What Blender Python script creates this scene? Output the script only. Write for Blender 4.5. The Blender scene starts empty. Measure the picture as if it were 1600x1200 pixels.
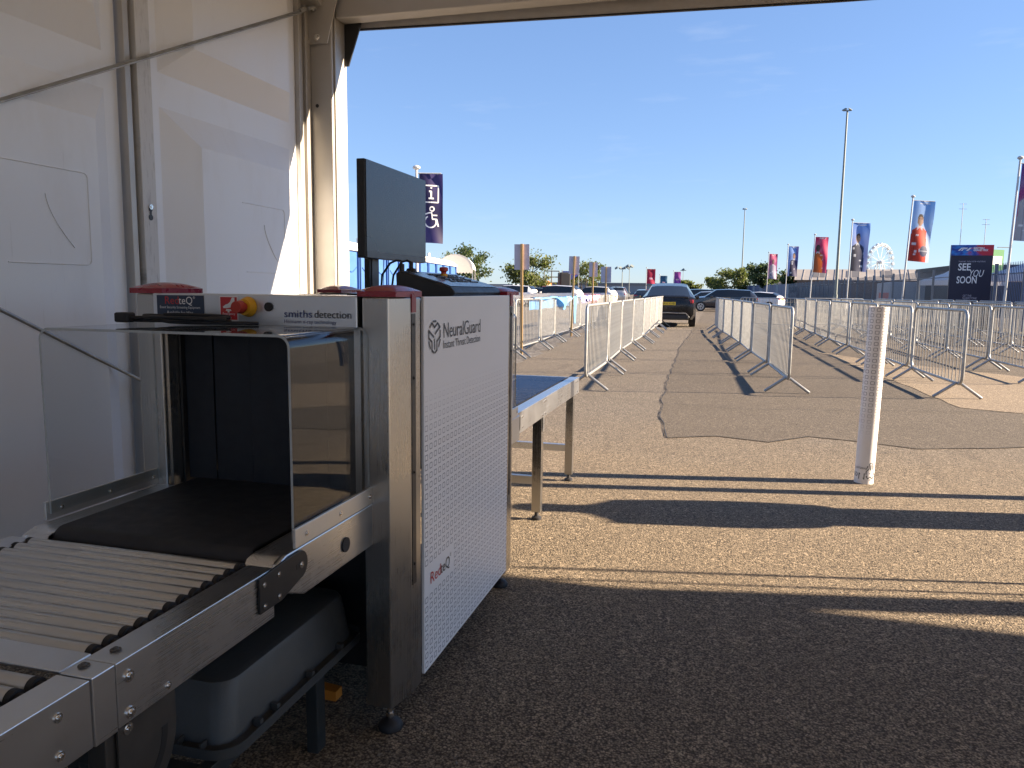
import bpy, math, random
from math import sin, cos, pi, radians, sqrt, atan2
from mathutils import Vector, Matrix, Quaternion
random.seed(7)
scene = bpy.context.scene
COL = scene.collection

# ------------------------------------------------------------------ camera
F_PX, HORIZON, YAW, ROLL, EYE = 1190.0, 452.0, radians(15.4), 0.012, 1.27
PITCH = math.atan((600 - HORIZON) / F_PX)
cam_data = bpy.data.cameras.new('camera')
cam = bpy.data.objects.new('camera', cam_data)
COL.objects.link(cam)
cam_data.sensor_fit = 'HORIZONTAL'
cam_data.sensor_width = 36.0
cam_data.lens = 36.0 * F_PX / 1600.0
cam_data.clip_start = 0.05
cam_data.clip_end = 6000
fw = Vector((-sin(YAW) * cos(PITCH), cos(YAW) * cos(PITCH), -sin(PITCH)))
r0 = Vector((cos(YAW), sin(YAW), 0))
u0 = r0.cross(fw)
rt = r0 * cos(ROLL) + u0 * sin(ROLL)
up = -r0 * sin(ROLL) + u0 * cos(ROLL)
cam.matrix_world = Matrix(((rt.x, up.x, -fw.x, 0), (rt.y, up.y, -fw.y, 0), (rt.z, up.z, -fw.z, EYE), (0, 0, 0, 1)))
scene.camera = cam

# ------------------------------------------------------------------ sky, sun, exposure
SUN_EL, SUN_AZ = radians(23.0), radians(12.0)      # azimuth measured from +X towards +Y
world = bpy.data.worlds.new('World')
scene.world = world
world.use_nodes = True
wn, wl = world.node_tree.nodes, world.node_tree.links
wn.clear()
w_out = wn.new('ShaderNodeOutputWorld')
w_bg = wn.new('ShaderNodeBackground')
w_sky = wn.new('ShaderNodeTexSky')
w_sky.sky_type = 'NISHITA'
w_sky.sun_disc = False
w_sky.sun_elevation = SUN_EL
w_sky.sun_rotation = pi / 2 - SUN_AZ
w_sky.air_density = 1.0
w_sky.dust_density = 0.0
w_sky.ozone_density = 3.0
w_bg.inputs['Strength'].default_value = 0.05
# a few thin clouds, low and far
w_tc = wn.new('ShaderNodeTexCoord')
w_map = wn.new('ShaderNodeMapping')
w_map.inputs['Scale'].default_value = (2.2, 2.2, 13.0)
w_noise = wn.new('ShaderNodeTexNoise')
w_noise.inputs['Scale'].default_value = 2.6
w_noise.inputs['Detail'].default_value = 7.0
w_noise.inputs['Roughness'].default_value = 0.58
w_ramp = wn.new('ShaderNodeMapRange')
w_ramp.inputs['From Min'].default_value = 0.58
w_ramp.inputs['From Max'].default_value = 0.80
w_ramp.inputs['To Min'].default_value = 0.0
w_ramp.inputs['To Max'].default_value = 0.14
w_mix = wn.new('ShaderNodeMix')
w_mix.data_type = 'RGBA'
w_mix.inputs['B'].default_value = (4.6, 4.8, 5.1, 1)
wl.new(w_tc.outputs['Generated'], w_map.inputs['Vector'])
wl.new(w_map.outputs['Vector'], w_noise.inputs['Vector'])
wl.new(w_noise.outputs['Fac'], w_ramp.inputs['Value'])
wl.new(w_ramp.outputs['Result'], w_mix.inputs['Factor'])
w_tint = wn.new('ShaderNodeMix')
w_tint.data_type = 'RGBA'
w_tint.blend_type = 'MULTIPLY'
w_tint.inputs['Factor'].default_value = 1.0
w_tint.inputs['B'].default_value = (0.95, 1.15, 1.55, 1)
w_gam = wn.new('ShaderNodeGamma')                   # softens the step from zenith to horizon, all round
w_gam.inputs['Gamma'].default_value = 0.65
wl.new(w_sky.outputs['Color'], w_gam.inputs['Color'])
wl.new(w_gam.outputs['Color'], w_tint.inputs['A'])
wl.new(w_tint.outputs['Result'], w_mix.inputs['A'])
wl.new(w_mix.outputs['Result'], w_bg.inputs['Color'])
wl.new(w_bg.outputs['Background'], w_out.inputs['Surface'])

sun_data = bpy.data.lights.new('sun', 'SUN')
sun_data.energy = 4.7
sun_data.angle = radians(0.5)
sun_data.color = (1.0, 0.80, 0.58)
sun = bpy.data.objects.new('sun', sun_data)
COL.objects.link(sun)
S = Vector((cos(SUN_EL) * cos(SUN_AZ), cos(SUN_EL) * sin(SUN_AZ), sin(SUN_EL)))
sun.rotation_mode = 'QUATERNION'
sun.rotation_quaternion = S.to_track_quat('Z', 'Y')

vs = scene.view_settings
vs.view_transform = 'Standard'
vs.look = 'None'
vs.gamma = 1.0
vs.use_curve_mapping = False
vs.exposure = 2.2
scene.cycles.use_denoising = True
scene.cycles.max_bounces = 10
scene.cycles.diffuse_bounces = 5
scene.cycles.glossy_bounces = 5
scene.cycles.transparent_max_bounces = 24
scene.cycles.caustics_reflective = False
scene.cycles.caustics_refractive = False
scene.cycles.sample_clamp_indirect = 6.0

# ------------------------------------------------------------------ materials
class NT:
    """small node-expression helper"""
    def __init__(s, mat):
        s.t = mat.node_tree
        s.n = s.t.nodes
        s.l = s.t.links
    def new(s, typ, **kw):
        nd = s.n.new(typ)
        for k, v in kw.items():
            setattr(nd, k, v)
        return nd
    def put(s, sock, v):
        if isinstance(v, bpy.types.NodeSocket):
            s.l.new(v, sock)
        else:
            sock.default_value = v
    def m(s, op, a, b=0.0, c=None, clamp=False):
        nd = s.new('ShaderNodeMath', operation=op, use_clamp=clamp)
        s.put(nd.inputs[0], a); s.put(nd.inputs[1], b)
        if c is not None: s.put(nd.inputs[2], c)
        return nd.outputs[0]
    def coord(s, which='Object'):
        return s.new('ShaderNodeTexCoord').outputs[which]
    def mapping(s, vec, scale=(1, 1, 1), loc=(0, 0, 0)):
        nd = s.new('ShaderNodeMapping')
        s.put(nd.inputs['Vector'], vec)
        nd.inputs['Scale'].default_value = scale
        nd.inputs['Location'].default_value = loc
        return nd.outputs[0]
    def noise(s, vec, scale, detail=3.0, rough=0.55):
        nd = s.new('ShaderNodeTexNoise')
        s.put(nd.inputs['Vector'], vec)
        nd.inputs['Scale'].default_value = scale
        nd.inputs['Detail'].default_value = detail
        nd.inputs['Roughness'].default_value = rough
        return nd.outputs['Fac']
    def voro(s, vec, scale, feature='F1', out='Distance'):
        nd = s.new('ShaderNodeTexVoronoi', feature=feature)
        s.put(nd.inputs['Vector'], vec)
        nd.inputs['Scale'].default_value = scale
        return nd.outputs[out]
    def ramp(s, v, a, b, c=0.0, d=1.0):
        nd = s.new('ShaderNodeMapRange')
        s.put(nd.inputs['Value'], v)
        for k, x in (('From Min', a), ('From Max', b), ('To Min', c), ('To Max', d)):
            s.put(nd.inputs[k], x)
        return nd.outputs['Result']
    def mix(s, f, a, b, blend='MIX'):
        nd = s.new('ShaderNodeMix', data_type='RGBA', blend_type=blend)
        s.put(nd.inputs['Factor'], f)
        s.put(nd.inputs['A'], a if isinstance(a, bpy.types.NodeSocket) else (*a[:3], 1))
        s.put(nd.inputs['B'], b if isinstance(b, bpy.types.NodeSocket) else (*b[:3], 1))
        return nd.outputs['Result']
    def xyz(s, vec):
        nd = s.new('ShaderNodeSeparateXYZ')
        s.put(nd.inputs[0], vec)
        return nd.outputs
    def bump(s, h, strength=0.3, dist=0.01):
        nd = s.new('ShaderNodeBump')
        nd.inputs['Strength'].default_value = strength
        nd.inputs['Distance'].default_value = dist
        s.put(nd.inputs['Height'], h)
        return nd.outputs['Normal']
    @property
    def bsdf(s):
        return s.n['Principled BSDF']

MATS = {}
def base_mat(name):
    m = bpy.data.materials.new(name)
    m.use_nodes = True
    MATS[name] = m
    return m

def plain(name, color, rough=0.5, metal=0.0, var=0.08, scale=9.0, bump=0.0, bscale=60.0, spec=0.5, coat=0.0, stretch=(1, 1, 1)):
    m = base_mat(name)
    t = NT(m)
    p = t.bsdf
    co = t.mapping(t.coord(), stretch)
    n = t.noise(co, scale, 4)
    c0 = tuple(max(0, c * (1 - var)) for c in color)
    c1 = tuple(min(1, c * (1 + var)) for c in color)
    t.put(p.inputs['Base Color'], t.mix(t.ramp(n, 0.3, 0.7), c0, c1))
    p.inputs['Metallic'].default_value = metal
    n2 = t.noise(co, scale * 3.1, 3)
    t.put(p.inputs['Roughness'], t.ramp(n2, 0.25, 0.75, max(0.02, rough - 0.07), min(1, rough + 0.07)))
    p.inputs['Specular IOR Level'].default_value = spec
    if coat: p.inputs['Coat Weight'].default_value = coat
    if bump: t.put(p.inputs['Normal'], t.bump(t.noise(co, bscale, 2), bump, 0.004))
    return m

def steel(name, color=(0.55, 0.54, 0.52), rough=0.3, stretch=(160, 0.3, 160), dirt=0.2):
    m = base_mat(name)
    t = NT(m)
    p = t.bsdf
    co = t.coord()
    br = t.noise(t.mapping(co, stretch), 6.0, 3, 0.6)
    bl = t.noise(co, 3.5, 5, 0.6)
    c = t.mix(t.ramp(bl, 0.35, 0.75, 0, dirt), color, tuple(x * 0.75 for x in color))
    t.put(p.inputs['Base Color'], c)
    p.inputs['Metallic'].default_value = 1.0
    t.put(p.inputs['Roughness'], t.m('ADD', t.ramp(br, 0.3, 0.7, rough - 0.03, rough + 0.03), t.ramp(bl, 0.4, 0.8, 0, 0.12)))
    return m

def asphalt(name, ca, cb, dark, scale=140.0, bump=0.8, big=0.25, grey=False):
    m = base_mat(name)
    t = NT(m)
    p = t.bsdf
    co = t.coord()
    cell_v = t.xyz(t.voro(co, scale, 'F1', 'Color'))[0]
    edge = t.voro(co, scale, 'F1', 'Distance')
    chip = t.xyz(t.voro(co, scale * 0.5, 'F1', 'Color'))[1]
    fine = t.noise(co, scale * 0.9, 2, 0.7)
    big_n = t.noise(co, 0.55, 6, 0.62)
    mid_n = t.noise(co, 4.0, 6, 0.68)
    c = t.mix(t.ramp(cell_v, 0.10, 0.90), tuple(x * 0.72 for x in ca), tuple(x * 1.12 for x in cb))
    c = t.mix(t.ramp(chip, 0.80, 0.95, 0, 0.7), c, tuple(min(1, x * 1.7) for x in cb))
    c = t.mix(t.ramp(edge, 0.38, 0.75, 0, 0.9), c, tuple(x * 0.6 for x in dark))
    c = t.mix(t.ramp(fine, 0.54, 0.68, 0, 0.65), c, tuple(x * 0.6 for x in dark))
    c = t.mix(t.ramp(big_n, 0.42, 0.68, 0, big), c, tuple(x * 0.62 for x in ca))
    c = t.mix(t.ramp(mid_n, 0.56, 0.75, 0, 0.28), c, dark)
    if grey:      # dusty tan apron by the tent, worn greyer tarmac farther out, oil stains and tyre scuffs
        yv = t.m('ADD', t.xyz(co)[1], t.m('MULTIPLY', t.noise(co, 0.8, 4), 4.0))
        hsv = t.new('ShaderNodeHueSaturation')
        hsv.inputs['Saturation'].default_value = 0.72
        hsv.inputs['Value'].default_value = 0.80
        t.put(hsv.inputs['Color'], c)
        c = t.mix(t.ramp(yv, 7.0, 10.0), c, hsv.outputs['Color'])
        st = t.noise(t.mapping(co, (1, 0.4, 1)), 1.7, 3, 0.5)
        c = t.mix(t.ramp(st, 0.62, 0.74, 0, 0.35), c, dark)
        sc = t.noise(t.mapping(co, (2.2, 0.12, 1), (3, 0, 0)), 2.0, 4, 0.6)
        c = t.mix(t.ramp(sc, 0.60, 0.72, 0, 0.22), c, dark)
    t.put(p.inputs['Base Color'], c)
    p.inputs['Roughness'].default_value = 0.9
    p.inputs['Specular IOR Level'].default_value = 0.3
    h = t.m('SUBTRACT', t.ramp(cell_v, 0, 1, 0.35, 1.0), t.m('MULTIPLY', edge, 0.9))
    h2 = t.m('ADD', t.m('ADD', h, t.m('MULTIPLY', fine, 0.8)), t.m('MULTIPLY', t.noise(co, 9.0, 3), 1.2))
    t.put(p.inputs['Normal'], t.bump(h2, bump, 0.004))
    return m

asphalt('ground_tarmac', (0.205, 0.164, 0.116), (0.31, 0.248, 0.174), (0.064, 0.052, 0.041), grey=True)
asphalt('grey_tarmac', (0.118, 0.098, 0.076), (0.168, 0.141, 0.109), (0.055, 0.047, 0.040), 130.0, 0.6, 0.3)
asphalt('sandy_concrete', (0.27, 0.21, 0.145), (0.32, 0.26, 0.185), (0.17, 0.13, 0.092), 120.0, 0.25, 0.35)
asphalt('gravel_grey', (0.15, 0.14, 0.13), (0.24, 0.22, 0.2), (0.05, 0.048, 0.045), 26.0, 0.9, 0.3)
plain('grit', (0.24, 0.21, 0.175), 0.9, var=0.5, scale=40)
plain('tar', (0.035, 0.033, 0.032), 0.7)
steel('steel', (0.64, 0.66, 0.69), 0.28)
steel('steel_v', (0.44, 0.43, 0.415), 0.25, (160, 160, 0.3))
steel('roller_dark', (0.30, 0.31, 0.33), 0.22, (0.4, 90, 90), 0.2)
steel('roller_steel', (0.58, 0.58, 0.58), 0.26, (0.4, 90, 90), 0.45)
steel('bolt_steel', (0.70, 0.69, 0.67), 0.2, (4, 4, 4), 0.1)
plain('galv', (0.335, 0.34, 0.335), 0.42, 0.5, 0.2, 14, 0.15, 120)
steel('alu', (0.68, 0.67, 0.65), 0.4, (40, 40, 1.5), 0.2)
plain('tent_alu', (0.47, 0.45, 0.42), 0.45, 0.35, 0.06, 3)
plain('valance_cloth', (0.52, 0.50, 0.48), 0.7)
plain('black_plastic', (0.012, 0.012, 0.014), 0.45)
plain('black_rubber', (0.014, 0.014, 0.017), 0.62, bump=0.1)
plain('belt', (0.010, 0.011, 0.016), 0.55, bump=0.12, bscale=300)
plain('curtain', (0.006, 0.008, 0.014), 0.6)
plain('dark_plate', (0.018, 0.019, 0.021), 0.4)
plain('bracket_dark', (0.09, 0.085, 0.08), 0.42, 0.7)
plain('tray_grey', (0.050, 0.053, 0.054), 0.42, bump=0.15, bscale=400)
plain('stand_black', (0.022, 0.026, 0.027), 0.5)
plain('red_cap', (0.28, 0.012, 0.025), 0.3, coat=0.3)
plain('estop_red', (0.42, 0.035, 0.02), 0.4)
plain('estop_yellow', (0.75, 0.38, 0.02), 0.45)
plain('white_print', (0.80, 0.80, 0.80), 0.5, var=0.02)
plain('ink_grey', (0.055, 0.06, 0.075), 0.5, var=0.02)
plain('ink_blue', (0.03, 0.045, 0.18), 0.5, var=0.02)
plain('ink_red', (0.50, 0.03, 0.03), 0.5, var=0.02)
plain('ink_black', (0.015, 0.015, 0.018), 0.5)
plain('sticker_navy', (0.018, 0.035, 0.075), 0.35)
plain('sticker_red', (0.52, 0.025, 0.03), 0.35)
plain('orange_paint', (0.62, 0.20, 0.02), 0.5)
plain('timber', (0.52, 0.33, 0.14), 0.7, var=0.25, scale=5, stretch=(12, 12, 1))
plain('sign_back', (0.47, 0.45, 0.52), 0.5)
plain('screen', (0.03, 0.032, 0.037), 0.26, var=0.02, spec=0.6, scale=0.4)
plain('bezel', (0.055, 0.056, 0.062), 0.35)
plain('console_top', (0.12, 0.13, 0.15), 0.22)
plain('toilet_blue', (0.06, 0.15, 0.38), 0.4, var=0.12, scale=2)
plain('toilet_blue_dark', (0.03, 0.09, 0.30), 0.4)
plain('toilet_white', (0.80, 0.78, 0.75), 0.5)
plain('canvas_cream', (0.82, 0.77, 0.66), 0.7, var=0.03)
plain('canvas_white', (0.72, 0.72, 0.76), 0.7, var=0.04)
plain('pole_white', (0.46, 0.47, 0.48), 0.45)
plain('pole_green', (0.20, 0.23, 0.22), 0.5, 0.2)
plain('fence_grey', (0.16, 0.18, 0.21), 0.45, 0.3)
plain('fence_blue', (0.055, 0.09, 0.2), 0.45, 0.1)
plain('screen_mesh', (0.17, 0.19, 0.22), 0.7, var=0.12, scale=0.6)
plain('brick_brown', (0.16, 0.12, 0.10), 0.85, var=0.25, scale=3)
plain('roof_sheet', (0.34, 0.31, 0.28), 0.7, var=0.14, scale=0.5)
plain('rooflight', (0.15, 0.14, 0.13), 0.5)
plain('orange_trim', (0.50, 0.20, 0.08), 0.6)
plain('far_grey', (0.22, 0.25, 0.30), 0.7)
plain('wall_light', (0.45, 0.47, 0.5), 0.7)
plain('dark_shed', (0.03, 0.033, 0.036), 0.6)
plain('board_navy', (0.012, 0.014, 0.04), 0.4)
plain('board_green', (0.06, 0.26, 0.09), 0.5)
plain('tree_bark', (0.09, 0.07, 0.05), 0.9, bump=0.5)
plain('car_black', (0.008, 0.008, 0.009), 0.25, coat=0.25, spec=0.35)
plain('car_navy', (0.016, 0.02, 0.032), 0.25, coat=1.0)
plain('car_silver', (0.42, 0.43, 0.45), 0.3, 0.6, coat=0.8)
plain('car_teal', (0.03, 0.08, 0.09), 0.25, coat=1.0)
plain('car_white', (0.72, 0.72, 0.72), 0.3, coat=0.8)
plain('car_red', (0.35, 0.03, 0.03), 0.3, coat=0.8)
plain('car_glass', (0.010, 0.012, 0.014), 0.06, spec=0.8)
plain('tyre', (0.014, 0.014, 0.014), 0.8)
plain('rim', (0.42, 0.42, 0.43), 0.3, 0.9)
plain('lamp_red', (0.38, 0.02, 0.03), 0.2, coat=0.6)
plain('lamp_clear', (0.6, 0.6, 0.6), 0.15)
plain('plate_yellow', (0.75, 0.52, 0.03), 0.4)
plain('lens', (0.09, 0.10, 0.10), 0.2)
plain('wheel_white', (0.66, 0.70, 0.72), 0.5)
plain('skin', (0.45, 0.28, 0.2), 0.55)
plain('cloth_dark', (0.05, 0.055, 0.07), 0.85)
plain('sheet_blue', (0.16, 0.42, 0.78), 0.35, var=0.35, scale=4)
plain('sheet_pink', (0.75, 0.25, 0.36), 0.4, var=0.2)
plain('sheet_violet', (0.28, 0.28, 0.65), 0.4, var=0.2)
plain('barrel_orange', (0.75, 0.20, 0.05), 0.5)
plain('olive', (0.10, 0.11, 0.09), 0.7)

def leaf_mat(name, c):
    m = base_mat(name)
    t = NT(m)
    p = t.bsdf
    oi = t.new('ShaderNodeObjectInfo')
    n = t.noise(t.coord(), 2.2, 3)
    t.put(p.inputs['Base Color'], t.mix(t.ramp(n, 0.35, 0.65), tuple(x * 0.7 for x in c), tuple(x * 1.35 for x in c)))
    p.inputs['Roughness'].default_value = 0.6
    p.inputs['Transmission Weight'].default_value = 0.0
    tr = t.new('ShaderNodeBsdfTranslucent')
    tr.inputs['Color'].default_value = (c[0] * 1.6, c[1] * 1.7, c[2] * 0.9, 1)
    mx = t.new('ShaderNodeMixShader')
    mx.inputs[0].default_value = 0.35
    out = t.n['Material Output']
    t.l.new(p.outputs[0], mx.inputs[1]); t.l.new(tr.outputs[0], mx.inputs[2]); t.l.new(mx.outputs[0], out.inputs['Surface'])
leaf_mat('leaf_light', (0.095, 0.115, 0.035))
leaf_mat('leaf_dark', (0.05, 0.075, 0.028))

def fabric(name, col, trans, mixf):
    m = base_mat(name)
    t = NT(m)
    p = t.bsdf
    n = t.noise(t.coord(), 1.4, 5)
    t.put(p.inputs['Base Color'], t.mix(t.ramp(n, 0.3, 0.7), tuple(x * 0.95 for x in col), col))
    p.inputs['Roughness'].default_value = 0.55
    tr = t.new('ShaderNodeBsdfTranslucent')
    tr.inputs['Color'].default_value = (*trans, 1)
    mx = t.new('ShaderNodeMixShader')
    mx.inputs[0].default_value = mixf
    out = t.n['Material Output']
    t.l.new(p.outputs[0], mx.inputs[1]); t.l.new(tr.outputs[0], mx.inputs[2]); t.l.new(mx.outputs[0], out.inputs['Surface'])
fabric('roof_pvc', (0.88, 0.88, 0.88), (0.7, 0.72, 0.75), 0.12)
fabric('sheet_film', (0.16, 0.42, 0.78), (0.2, 0.5, 0.85), 0.3)

def wall_abs():
    m = base_mat('wall_abs')
    t = NT(m)
    p = t.bsdf
    co = t.coord()
    d = t.noise(t.mapping(co, (1, 1, 0.35)), 5.0, 6, 0.65)
    s = t.noise(t.mapping(co, (1, 14, 0.8)), 4.0, 4, 0.7)
    c = t.mix(t.ramp(d, 0.55, 0.8, 0, 0.35), (0.87, 0.90, 0.94), (0.72, 0.73, 0.73))
    c = t.mix(t.ramp(s, 0.66, 0.8, 0, 0.25), c, (0.42, 0.41, 0.40))
    t.put(p.inputs['Base Color'], c)
    t.put(p.inputs['Roughness'], t.ramp(d, 0.3, 0.7, 0.32, 0.48))
    t.put(p.inputs['Normal'], t.bump(t.noise(co, 2.0, 2), 0.05, 0.02))
wall_abs()

def worn_bar():
    m = base_mat('worn_bar')
    t = NT(m)
    p = t.bsdf
    co = t.coord()
    s = t.noise(t.mapping(co, (1, 30, 3.0)), 3.0, 6, 0.7)
    d = t.noise(co, 12, 5)
    c = t.mix(t.ramp(s, 0.55, 0.7, 0, 0.8), (0.66, 0.66, 0.65), (0.33, 0.32, 0.31))
    c = t.mix(t.ramp(d, 0.6, 0.75, 0, 0.5), c, (0.45, 0.44, 0.42))
    t.put(p.inputs['Base Color'], c)
    p.inputs['Roughness'].default_value = 0.5
worn_bar()

def acrylic():
    m = base_mat('acrylic')
    t = NT(m)
    t.n.remove(t.bsdf)
    out = t.n['Material Output']
    tr = t.new('ShaderNodeBsdfTransparent')
    tr.inputs['Color'].default_value = (0.93, 0.945, 0.95, 1)
    gl = t.new('ShaderNodeBsdfGlossy')
    gl.inputs['Roughness'].default_value = 0.015
    geo = t.new('ShaderNodeNewGeometry')
    dot = t.new('ShaderNodeVectorMath', operation='DOT_PRODUCT')
    t.l.new(geo.outputs['Normal'], dot.inputs[0]); t.l.new(geo.outputs['Incoming'], dot.inputs[1])
    ca = t.m('ABSOLUTE', dot.outputs['Value'])
    fres = t.m('ADD', 0.04, t.m('MULTIPLY', 0.96, t.m('POWER', t.m('SUBTRACT', 1.0, ca, clamp=True), 5.0)))
    nz = t.noise(t.coord(), 3.0, 2)
    t.put(gl.inputs['Normal'], t.bump(nz, 0.03, 0.02))
    mx = t.new('ShaderNodeMixShader')
    t.put(mx.inputs[0], fres)
    t.l.new(tr.outputs[0], mx.inputs[1]); t.l.new(gl.outputs[0], mx.inputs[2]); t.l.new(mx.outputs[0], out.inputs['Surface'])
acrylic()
plain('acrylic_edge', (0.42, 0.45, 0.46), 0.25)

def print_panel(name, u_of, v_of, pu, pv, fade0, fade1, base=(0.86, 0.86, 0.87), ink=(0.18, 0.18, 0.22), hole=None):
    """white vinyl printed with a fading grid of rounded square outlines"""
    m = base_mat(name)
    t = NT(m)
    p = t.bsdf
    xyz = t.xyz(t.coord())
    u, v = u_of(t, xyz), v_of(t, xyz)
    fu = t.m('ABSOLUTE', t.m('SUBTRACT', t.m('FRACT', t.m('DIVIDE', u, pu)), 0.5))
    fv = t.m('ABSOLUTE', t.m('SUBTRACT', t.m('FRACT', t.m('DIVIDE', v, pv)), 0.5))
    a = 0.27
    # rounded box distance
    qx = t.m('MAXIMUM', t.m('SUBTRACT', fu, a - 0.08), 0.0)
    qy = t.m('MAXIMUM', t.m('SUBTRACT', fv, a - 0.08), 0.0)
    dd = t.m('SUBTRACT', t.m('SQRT', t.m('ADD', t.m('MULTIPLY', qx, qx), t.m('MULTIPLY', qy, qy))), 0.08)
    inside = t.m('MAXIMUM', t.m('SUBTRACT', fu, a), t.m('SUBTRACT', fv, a))
    d = t.m('MAXIMUM', dd, inside)
    line = t.m('LESS_THAN', t.m('ABSOLUTE', d), 0.045)
    f = t.m('MULTIPLY', line, t.ramp(v, fade0, fade1, 0, 1))
    if hole:
        u0, u1, v0, v1 = hole
        hm = t.m('MULTIPLY', t.m('MULTIPLY', t.m('GREATER_THAN', u, u0), t.m('LESS_THAN', u, u1)), t.m('MULTIPLY', t.m('GREATER_THAN', v, v0), t.m('LESS_THAN', v, v1)))
        f = t.m('MULTIPLY', f, t.m('SUBTRACT', 1.0, hm))
    n = t.noise(t.coord(), 2.0, 4)
    b = t.mix(t.ramp(n, 0.3, 0.7), base, tuple(x * 0.96 for x in base))
    t.put(p.inputs['Base Color'], t.mix(f, b, ink))
    p.inputs['Roughness'].default_value = 0.38
    return m

# ------------------------------------------------------------------ mesh building
class MB:
    def __init__(s):
        s.v, s.f = [], []
    def add(s, vs, fs):
        k = len(s.v)
        s.v += [tuple(p) for p in vs]
        s.f += [tuple(i + k for i in f) for f in fs]
        return s
    def box(s, x0, x1, y0, y1, z0, z1):
        vs = [(x, y, z) for z in (z0, z1) for y in (y0, y1) for x in (x0, x1)]
        return s.add(vs, [(0, 2, 3, 1), (4, 5, 7, 6), (0, 1, 5, 4), (2, 6, 7, 3), (0, 4, 6, 2), (1, 3, 7, 5)])
    def obox(s, M, x0, x1, y0, y1, z0, z1):
        k = len(s.v)
        s.box(x0, x1, y0, y1, z0, z1)
        s.v[k:] = [tuple(M @ Vector(p)) for p in s.v[k:]]
        return s
    def cyl(s, a, b, r, n=12, r2=None, cap=True):
        a, b = Vector(a), Vector(b)
        r2 = r if r2 is None else r2
        d = (b - a).normalized()
        e = d.orthogonal().normalized()
        g = d.cross(e)
        vs = []
        for (c, rr) in ((a, r), (b, r2)):
            for i in range(n):
                t = 2 * pi * i / n
                vs.append(c + (e * cos(t) + g * sin(t)) * rr)
        fs = [(i, (i + 1) % n, n + (i + 1) % n, n + i) for i in range(n)]
        if cap:
            fs += [tuple(range(n - 1, -1, -1)), tuple(range(n, 2 * n))]
        return s.add(vs, fs)
    def tube(s, pts, r, n=8, closed=False, cap=True):
        P = [Vector(p) for p in pts]
        m = len(P)
        rs = r if isinstance(r, (list, tuple)) else [r] * m
        vs, e = [], None
        for i in range(m):
            if closed: d = P[(i + 1) % m] - P[i - 1]
            else: d = P[min(i + 1, m - 1)] - P[max(i - 1, 0)]
            d.normalize()
            if e is None: e = d.orthogonal().normalized()
            e = (e - d * e.dot(d)).normalized()
            g = d.cross(e)
            for j in range(n):
                t = 2 * pi * j / n
                vs.append(P[i] + (e * cos(t) + g * sin(t)) * rs[i])
        fs = []
        for i in range(m if closed else m - 1):
            for j in range(n):
                a, b = i * n, ((i + 1) % m) * n
                fs.append((a + j, a + (j + 1) % n, b + (j + 1) % n, b + j))
        if cap and not closed:
            fs += [tuple(range(n - 1, -1, -1)), tuple(range((m - 1) * n, m * n))]
        return s.add(vs, fs)
    def prism(s, poly, M=None, h0=0.0, h1=0.1):
        """polygon (ccw) in local xy extruded along local z through matrix M"""
        n = len(poly)
        vs = [Vector((x, y, h0)) for x, y in poly] + [Vector((x, y, h1)) for x, y in poly]
        if M is not None: vs = [M @ p for p in vs]
        return s.add(vs, [tuple(range(n - 1, -1, -1)), tuple(range(n, 2 * n))] + [(i, (i + 1) % n, n + (i + 1) % n, n + i) for i in range(n)])
    def lathe(s, prof, c=(0, 0, 0), n=16):
        vs, fs = [], []
        for r, z in prof:
            for j in range(n):
                t = 2 * pi * j / n
                vs.append((c[0] + r * cos(t), c[1] + r * sin(t), c[2] + z))
        for i in range(len(prof) - 1):
            for j in range(n):
                a, b = i * n, (i + 1) * n
                fs.append((a + j, a + (j + 1) % n, b + (j + 1) % n, b + j))
        m = (len(prof) - 1) * n
        fs += [tuple(range(n - 1, -1, -1)), tuple(range(m, m + n))]
        return s.add(vs, fs)
    def grid(s, nu, nv, fn):
        vs = [fn(i / nu, j / nv) for j in range(nv + 1) for i in range(nu + 1)]
        w = nu + 1
        return s.add(vs, [(j * w + i, j * w + i + 1, (j + 1) * w + i + 1, (j + 1) * w + i) for j in range(nv) for i in range(nu)])
    def xf(s, M):
        s.v = [tuple(M @ Vector(p)) for p in s.v]
        return s
    def mesh(s, name, mat, smooth=None, off=None):
        vs = s.v if off is None else [(x - off[0], y - off[1], z - off[2]) for x, y, z in s.v]
        me = bpy.data.meshes.new(name)
        me.from_pydata(vs, [], s.f)
        me.materials.append(MATS[mat] if isinstance(mat, str) else mat)
        if smooth is not None:
            for p in me.polygons: p.use_smooth = True
            me.set_sharp_from_angle(angle=radians(smooth))
        me.update()
        return me

def link(o, parent=None):
    COL.objects.link(o)
    if parent is not None: o.parent = parent
    return o
def root_of(o):
    while o.parent: o = o.parent
    return o
def part(name, mb, mat, parent, smooth=None, bevel=0.0, label=None, world=True):
    """a mesh under a thing (or under a part of it); world=True: vertices are in world coordinates"""
    me = mb if isinstance(mb, bpy.types.Mesh) else mb.mesh(name, mat, smooth, root_of(parent).location if world else None)
    o = link(bpy.data.objects.new(name, me), parent)
    if bevel:
        b = o.modifiers.new('bevel', 'BEVEL')
        b.width = bevel; b.segments = 2; b.limit_method = 'ANGLE'; b.angle_limit = radians(40)
        b.harden_normals = False
    if label: o['label'] = label
    return o
def tag(o, label, cat, group=None):
    o['label'] = label; o['category'] = cat
    if group: o['group'] = group
    return o
def thing(name, label, cat, loc=(0, 0, 0), rz=0.0, group=None):
    o = bpy.data.objects.new(name, None)
    o.empty_display_size = 0.2
    COL.objects.link(o)
    o.location = loc
    o.rotation_euler = (0, 0, rz)
    return tag(o, label, cat, group)
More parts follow.
